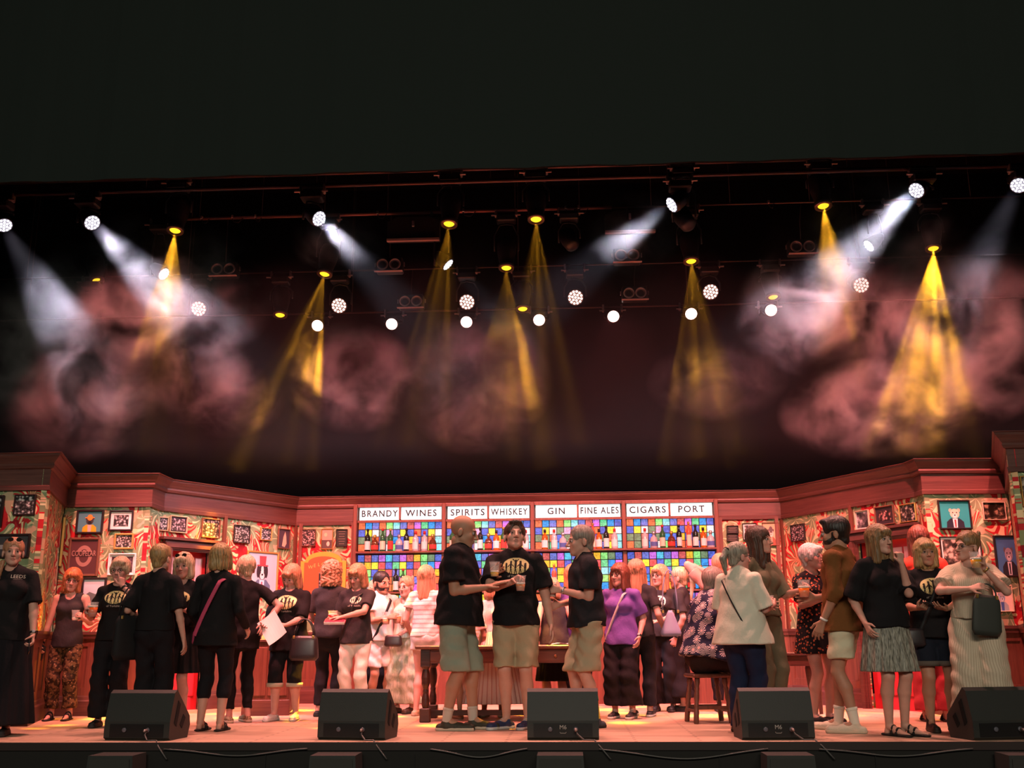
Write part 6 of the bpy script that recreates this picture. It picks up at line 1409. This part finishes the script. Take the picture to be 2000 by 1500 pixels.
def bag(M,size,m,label,strap=None,cat='bag',name='handbag',sm=None,round_=.5,kw=None):
    r=empty(name,(0,0,0),0,label,cat,M=M);w_,d_,h_=size;V=[];F=[];nz=9;na=20
    for j in range(nz):
        t=j/(nz-1);z=-h_/2+h_*t;sc=(1-.35*t*t) if kw!='slouch' else (1-.75*t);e=math.sqrt(max(0,1-(2*t-1)**8))*.25+.75 if 0<j<nz-1 else .80
        for k in range(na):
            a=2*PI*k/na;cx,sy=math.cos(a),math.sin(a);px=abs(cx)**.55*(1 if cx>0 else -1);py=abs(sy)**.7*(1 if sy>0 else -1)
            V.append((px*w_/2*e*(1-.12*t if kw!='slouch' else 1-.8*t),py*d_/2*e*sc,z))
    for j in range(nz-1):
        for k in range(na): F.append((j*na+k,j*na+(k+1)%na,(j+1)*na+(k+1)%na,(j+1)*na+k))
    F.append(tuple(range(na))[::-1]);F.append(tuple((nz-1)*na+k for k in range(na)))
    mkobj('bag_body',V,F,m,r,smooth=True)
    if strap:
        for sy in((-1,1) if kw=='two' else (0,)):
            mm=MB();mm.tube([(w_*.32*math.cos(t),sy*d_*.25,h_/2-.01+strap*math.sin(t)) for t in np.linspace(0,PI,11)],.007,6);mm.build('handle',sm or m,r,True)
        mm=MB()
        for sx_ in(-1,1): mm.box((sx_*w_*.32,-d_*.30,h_/2-.015),(.022,.012,.03),bev=.003)
        mm.build('buckle',mat('brass',(.6,.4,.12),.3,metal=.9),r)
    return r
LEA=mat('black_leather',(.02,.016,.018),.35,spec=.5)
def at_arm(k,sd,off,t=1.): i=PIN[k];return Matrix.Translation(world(i,i['el'][sd]*(1-t)+i['wr'][sd]*t)+Vector(off))
bag(at_arm('p8',1,(.10,-.02,-.26),.35),(.30,.13,.24),LEA,'black leather handbag hanging from the arm of the woman reading paper',.17,kw='two')
bag(Matrix.Translation(world(PIN['p4'],(.22,.03,.80)))@Matrix.Rotation(math.radians(60),4,'Z'),(.32,.10,.38),mat('black_canvas',(.008,.008,.009),.8),'black tote bag on the shoulder of the golden cropped hair woman',.26,kw='two',name='tote_bag')
bag(at_arm('p21',-1,(.07,-.10,.04),1.),(.24,.12,.26),mat('pale_blue_leather',(.20,.22,.32),.35),'pale blue grey slouch bag beside the purple t-shirt woman',.42,kw='slouch',name='shoulder_bag')
bag(at_arm('p12',1,(-.04,-.05,-.05),1.),(.20,.07,.12),LEA,'small black clutch held by the sage jumpsuit woman',None,name='clutch_bag')
bag(Matrix.Translation(world(PIN['p33'],(.10,-.20,.93)))@Matrix.Rotation(.1,4,'Y'),(.24,.05,.32),mat('dark_green_canvas',(.030,.034,.028),.6),'dark grey green shopper bag held by the jumpsuit woman',.10,name='shopper_bag',kw='x')
bag(Matrix.Translation(world(PIN['p6'],(.17,-.10,.80))),(.18,.07,.13),mat('pink_leather',(.40,.06,.13),.4),'small pink bag at the hip of the blonde bob woman',None,name='crossbody_bag')
bag(Matrix.Translation(world(PIN['p32'],(-.19,-.12,.76))),(.20,.08,.15),LEA,'black crossbody bag at the hip of the blonde bob phone user',None,name='crossbody_bag')
# socks: bright on the grey haired man, pale on the brown shirt and bald men
for k,c1,hgt in(('p19',None,.19),('p29',(.70,.66,.55),.125),('p14',(.50,.45,.38),.11)):
    i=PIN[k]
    for sd in(-1,1):
        an=i['legs'][sd][2];m2=i['legs'][sd][5];H_=i['H'];t=hgt/np.linalg.norm(m2-an);q=an+(m2-an)*t;g_=1.03
        r0,r1=.0175*H_+.006,(.0175+(.0115)*t)*H_*g_+.005;lo_=np.minimum(an,q)-.09;hi_=np.maximum(an,q)+.09
        G=Sdf(lo_,hi_,.006);G.cone(an-[0,0,.02],q,r0,r1,0,cut=[(q,q-an)]);s_=G.mesh('sock',cloth('sock_lemon',(.62,.50,.06),'blotch',(.70,.58,.08),(.35,.05,.04),sc=2.5) if c1 is None else mat('sock_'+k,c1,.9),i['root'])
        G=Sdf(lo_,hi_,.006);q0=an+(q-an)*.78;G.cone(q0,q,r1+.002,r1+.003,0,cut=[(q,q-an),(q0,an-q0)]);G.mesh('sock_cuff',mat('sock_green',(.05,.25,.10),.9) if c1 is None else mat('sock_'+k,c1,.9),s_)
i=PIN['p8']
# ============================================================ furniture, monitors, cables
BX=mat('speaker_black',(.024,.026,.023),.55,spec=.35,bump=(180,.15));GRL=mat('speaker_grille',(.035,.035,.031),.75,bump=(400,.3));SIDE=mat('speaker_side',(.045,.030,.028),.45)
def wedge(x0,x1,yb,rz,label,txt=False):
    a=atz((x0+x1)/2,yb,0);w_=.56;r=empty('stage_monitor',(a.x,a.y+.02,0),math.radians(rz),label,'speaker','wedge monitors along the stage edge')
    P=[(0,.02),(0,.145),(.055,.36),(.095,.385),(.34,.17),(.355,.10),(.32,.0),(.03,.0)]
    V=[(-w_/2,y,z) for y,z in P]+[(w_/2,y,z) for y,z in P];n=len(P)
    F=[tuple(range(n)),tuple(range(2*n-1,n-1,-1))]+[(i,i+n,(i+1)%n+n,(i+1)%n) for i in range(n)]
    mkobj('cabinet',V,F,BX,r)
    MB().box((0,-.001,.075),(w_-.10,.006,.10)).build('connector_plate',mat('plate_black',(.008,.008,.008),.5),r)
    M=Matrix.Translation((0,.220,.282))@Matrix.Rotation(math.radians(-41.2),4,'X');MB().box((0,0,0),(w_-.03,.30,.008),M).build('grille',GRL,r)
    for sx_ in(-1,1):
        for q in(0,1): MB().prism([(.07+.10*q,.13-.02*q),(.12+.10*q,.30-.11*q),(.16+.10*q,.27-.11*q),(.11+.10*q,.10-.02*q)],-.004,.004,Matrix.Translation((sx_*w_/2,0,0))@Matrix.Rotation(PI/2,4,'Z')).build('side_port',mat('port_black',(.004,.004,.004),.9),r)
    for c in(-.1,.1): MB().lathe([(.018,0),(.018,.012),(.012,.014)],12,Matrix.Translation((c,-.004,.08))@Matrix.Rotation(PI/2,4,'X')).build('socket',mat('socket_grey',(.10,.10,.12),.4),r,True)
    if txt: lettering('M6',r,(0,-.007,.095),.045,mat('logo_grey',(.38,.36,.33),.5));MB().tube([(-.025,-.006,.06),(-.02,-.006,.052),(.02,-.006,.052),(.025,-.006,.06)],.002,5).build('logo_mark',mat('logo_grey',(.38,.36,.33),.5),r)
    c=empty('signal_cable',(0,0,0),0,'thin cable of the %s'%' '.join(label.split()[:9]),'cable','monitor cables')
    W=r.matrix_basis if False else Matrix.Translation((a.x,a.y+.02,0))@Matrix.Rotation(math.radians(rz),4,'Z')
    pts=[W@Vector((.1,-.02,.08)),W@Vector((.11,-.07,.05)),W@Vector((.16,-.12,.012)),Vector(((W@Vector((.24,-.2,0))).x,YE+.01,.012)),Vector(((W@Vector((.28,-.2,0))).x,YE-.045,-.03)),Vector(((W@Vector((.36,-.2,0))).x,YE-.06,-.12))]
    P2=[]
    for i in range(len(pts)-1):
        for t in(0,.33,.66): P2.append(pts[i].lerp(pts[i+1],t))
    P2.append(pts[-1]);m=MB();m.tube(P2,.006,6);m.build('cable_run',mat('cable_grey',(.09,.085,.08),.4),c,True)
    MB().lathe([(.011,0),(.011,.05),(.007,.06)],10,Matrix.Translation(pts[0])@Matrix.Rotation(PI/2,4,'X')).build('plug',STEEL,c,True)
    return r
wedge(190,336,1447,-6,'leftmost wedge monitor turned to show its right side')
wedge(618,750,1446,-8,'wedge monitor left of the olive sneakers')
wedge(1036,1164,1446,0,'centre wedge monitor hiding the feet between two men in shorts',True)
wedge(1455,1590,1446,3,'wedge monitor below the grey ponytail woman',True)
wedge(1902,2042,1446,12,'rightmost wedge monitor cut by the right edge')
for x,lb in((232,'leftmost black fill speaker on the stage front'),(658,'second black fill speaker from left on the stage front'),(1094,'centre black fill speaker on the stage front'),(1536,'black fill speaker right of centre on the stage front'),(2000,'black fill speaker at the right edge on the stage front')):
    a=aty(x,1460,8.1);r=empty('front_fill_speaker',(a.x,8.06,-.40),0,lb,'speaker','front fill speakers')
    MB().prism([(-.21,-.30),(.21,-.30),(.17,.335),(-.17,.335)],-.10,.16).build('cabinet',BX,r);MB().prism([(-.185,-.28),(.185,-.28),(.15,.31),(-.15,.31)],-.108,-.098).build('grille',GRL,r)
# table
T0=atz(808,1412,0);TX0,TX1=T0.x,aty(1150,1265,T0.y).x;TY=T0.y;TH=.715
r=empty('wooden_table',((TX0+TX1)/2,TY+.35,0),0,'long dark wooden table with turned legs and drawers behind the bald man','table');L2=(TX1-TX0)/2
MB().box((0,0,TH-.02),(2*L2,.72,.035),bev=.01).build('table_top',wood('table_top_wood',(.10,.035,.02),(.18,.07,.04),(22,1.2,22),.3),r)
for (sx_,sy) in((-1,-1),(1,-1),(-1,1),(1,1)):
    m=MB();M=Matrix.Translation((sx_*(L2-.10),sy*.28,0));m.box((sx_*(L2-.10),sy*.28,TH-.12),(.095,.095,.17),bev=.006)
    m.lathe([(.042,TH-.205),(.030,TH-.225),(.034,TH-.24),(.043,TH-.30),(.040,TH-.36),(.024,TH-.41),(.030,TH-.43),(.026,TH-.45),(.036,.22),(.038,.16),(.028,.13),(.044,.125)],16,M);m.box((sx_*(L2-.10),sy*.28,.065),(.10,.10,.13),bev=.008)
    m.build('leg',DARKW,r,False)
for sy in(-1,1): MB().box((0,sy*.30,TH-.105),(2*L2-.24,.025,.13)).build('apron',wood('apron_red_wood',(.13,.03,.02),(.22,.06,.035)),r)
MB().box((0,0,.07),(2*L2-.24,.07,.05)).build('stretcher',DARKW,r)
for q in(-1,0,1):
    d=MB().box((q*.52,-.316,TH-.105),(.40,.012,.095),bev=.004).build('drawer',wood('apron_red_wood',(.13,.03,.02),(.22,.06,.035)),r)
    MB().lathe([(.006,0),(.006,.012),(.016,.02),(.014,.03)],12,Matrix.Translation((q*.52,-.322,TH-.105))@Matrix.Rotation(PI/2,4,'X')).build('knob',mat('knob_brass',(.3,.12,.05),.4),d,True)
r=empty('open_menu',(aty(1105,1260,TY+.3).x,TY+.25,TH+.004),.2,'pale open leaflet lying on the table right of the khaki shorts man','leaflet');MB().prism([(-.15,0),(-.07,.012),(0,.003),(.07,.012),(.15,0),(.07,.008),(0,0),(-.07,.008)],-.1,.1).build('pages',mat('paper_white',(.78,.72,.70),.8),r)
# stool
sp=ps;sx0,sy0=sp.x,sp.y
r=empty('wooden_stool',(sx0,sy0,0),math.radians(10),'dark wooden stool with turned legs under the man in palm shirt','stool')
MB().box((0,0,.425),(.36,.34,.035),bev=.012).build('seat',WOODD,r)
for a_ in(-1,1):
    for b_ in(-1,1):
        m=MB();top=Vector((a_*.13,b_*.12,.41));bot=Vector((a_*.17,b_*.15,0))
        pts=[top.lerp(bot,t) for t in(0,.12,.2,.24,.3,.45,.55,.60,.64,.70,.74,.98,1)];m.tube(pts,[.024,.026,.018,.024,.020,.026,.018,.025,.018,.022,.026,.024,.020],10);m.build('leg',WOODD,r,True)
for a_ in(-1,1): MB().box((a_*.158,0,.11),(.022,.29,.025)).build('stretcher',WOODD,r)
MB().box((0,-.14,.14),(.31,.022,.03)).build('stretcher',WOODD,r);MB().box((0,.14,.14),(.31,.022,.03)).build('stretcher',WOODD,r)
# panelled waiter station left of centre
c=atz(512,1398,0);z1_=.78
r=empty('side_cabinet',(c.x,c.y+.22,0),math.radians(8),'narrow panelled wooden cabinet beside the woman reading paper','cabinet')
MB().box((0,0,z1_/2),(.46,.40,z1_-.04),bev=.006).build('cabinet_body',WOODD,r);MB().box((0,0,z1_-.01),(.52,.45,.03),bev=.006).build('cabinet_top',WOOD,r)
for q in(-1,1): MB().box((q*.112,-.205,.45),(.205,.015,.50),bev=.005).build('door',WOODD,r)
MB().box((0,-.215,.08),(.50,.03,.16),bev=.005).build('plinth',WOOD,r)
for q,(cx,cc,h_,nm) in enumerate(((-.1,(.75,.60,.20),.14,'yellow'),(-.02,(.7,.65,.6),.12,'white'),(.06,(.35,.08,.06),.15,'red'))):
    o=empty('menu_card',(c.x+cx+.06,c.y+.12+.02*q,z1_+.006),math.radians(-10+15*q),nm+' folded menu card standing on the narrow side cabinet','menu card');MB().prism([(-.05,0),(.05,0),(.05,h_),(-.05,h_)],-.003,.003,Matrix.Rotation(-.15,4,'X')).build('front_panel',mat('card_'+nm,cc,.7),o);MB().prism([(-.05,0),(.05,0),(.05,h_),(-.05,h_)],-.003,.003,Matrix.Translation((0,.045,0))@Matrix.Rotation(.15,4,'X')).build('back_panel',mat('card_'+nm,cc,.7),o)
# dark side table at right
c=atz(1550,1394,0);r=empty('side_table',(c.x,c.y+.1,0),0,'small black side table behind the floral dress woman','table')
MB().box((0,0,.60),(.62,.42,.03),bev=.006).build('table_top',DARKW,r);MB().box((0,0,.53),(.54,.36,.10)).build('apron',DARKW,r)
for a_ in(-1,1):
    for b_ in(-1,1): MB().tube([(a_*.26,b_*.16,.52),(a_*.25,b_*.16,.45),(a_*.27,b_*.17,0)],[.035,.045,.018],10).build('leg',DARKW,r,True)
# cables along the stage lip
for x0,x1,sg,lb in((840,1030,.05,'black cable drooping along the stage lip left of the centre monitor'),(1170,1500,.06,'black cable drooping along the stage lip right of the centre monitor'),(1600,1900,.04,'black cable along the stage lip at right'),(320,600,.04,'black cable along the stage lip at left')):
    a=aty(x0,1458,YE-.05);b=aty(x1,1458,YE-.05);P2=[a.lerp(b,t)+Vector((0,0,-.02-sg*math.sin(PI*t)+.008*math.sin(9*t))) for t in np.linspace(0,1,24)]
    for p in P2: p.y=YE-.05
    tag(MB().tube(P2,.006,6).build('lip_cable',mat('cable_grey',(.09,.085,.08),.4),None,True),lb,'cable')
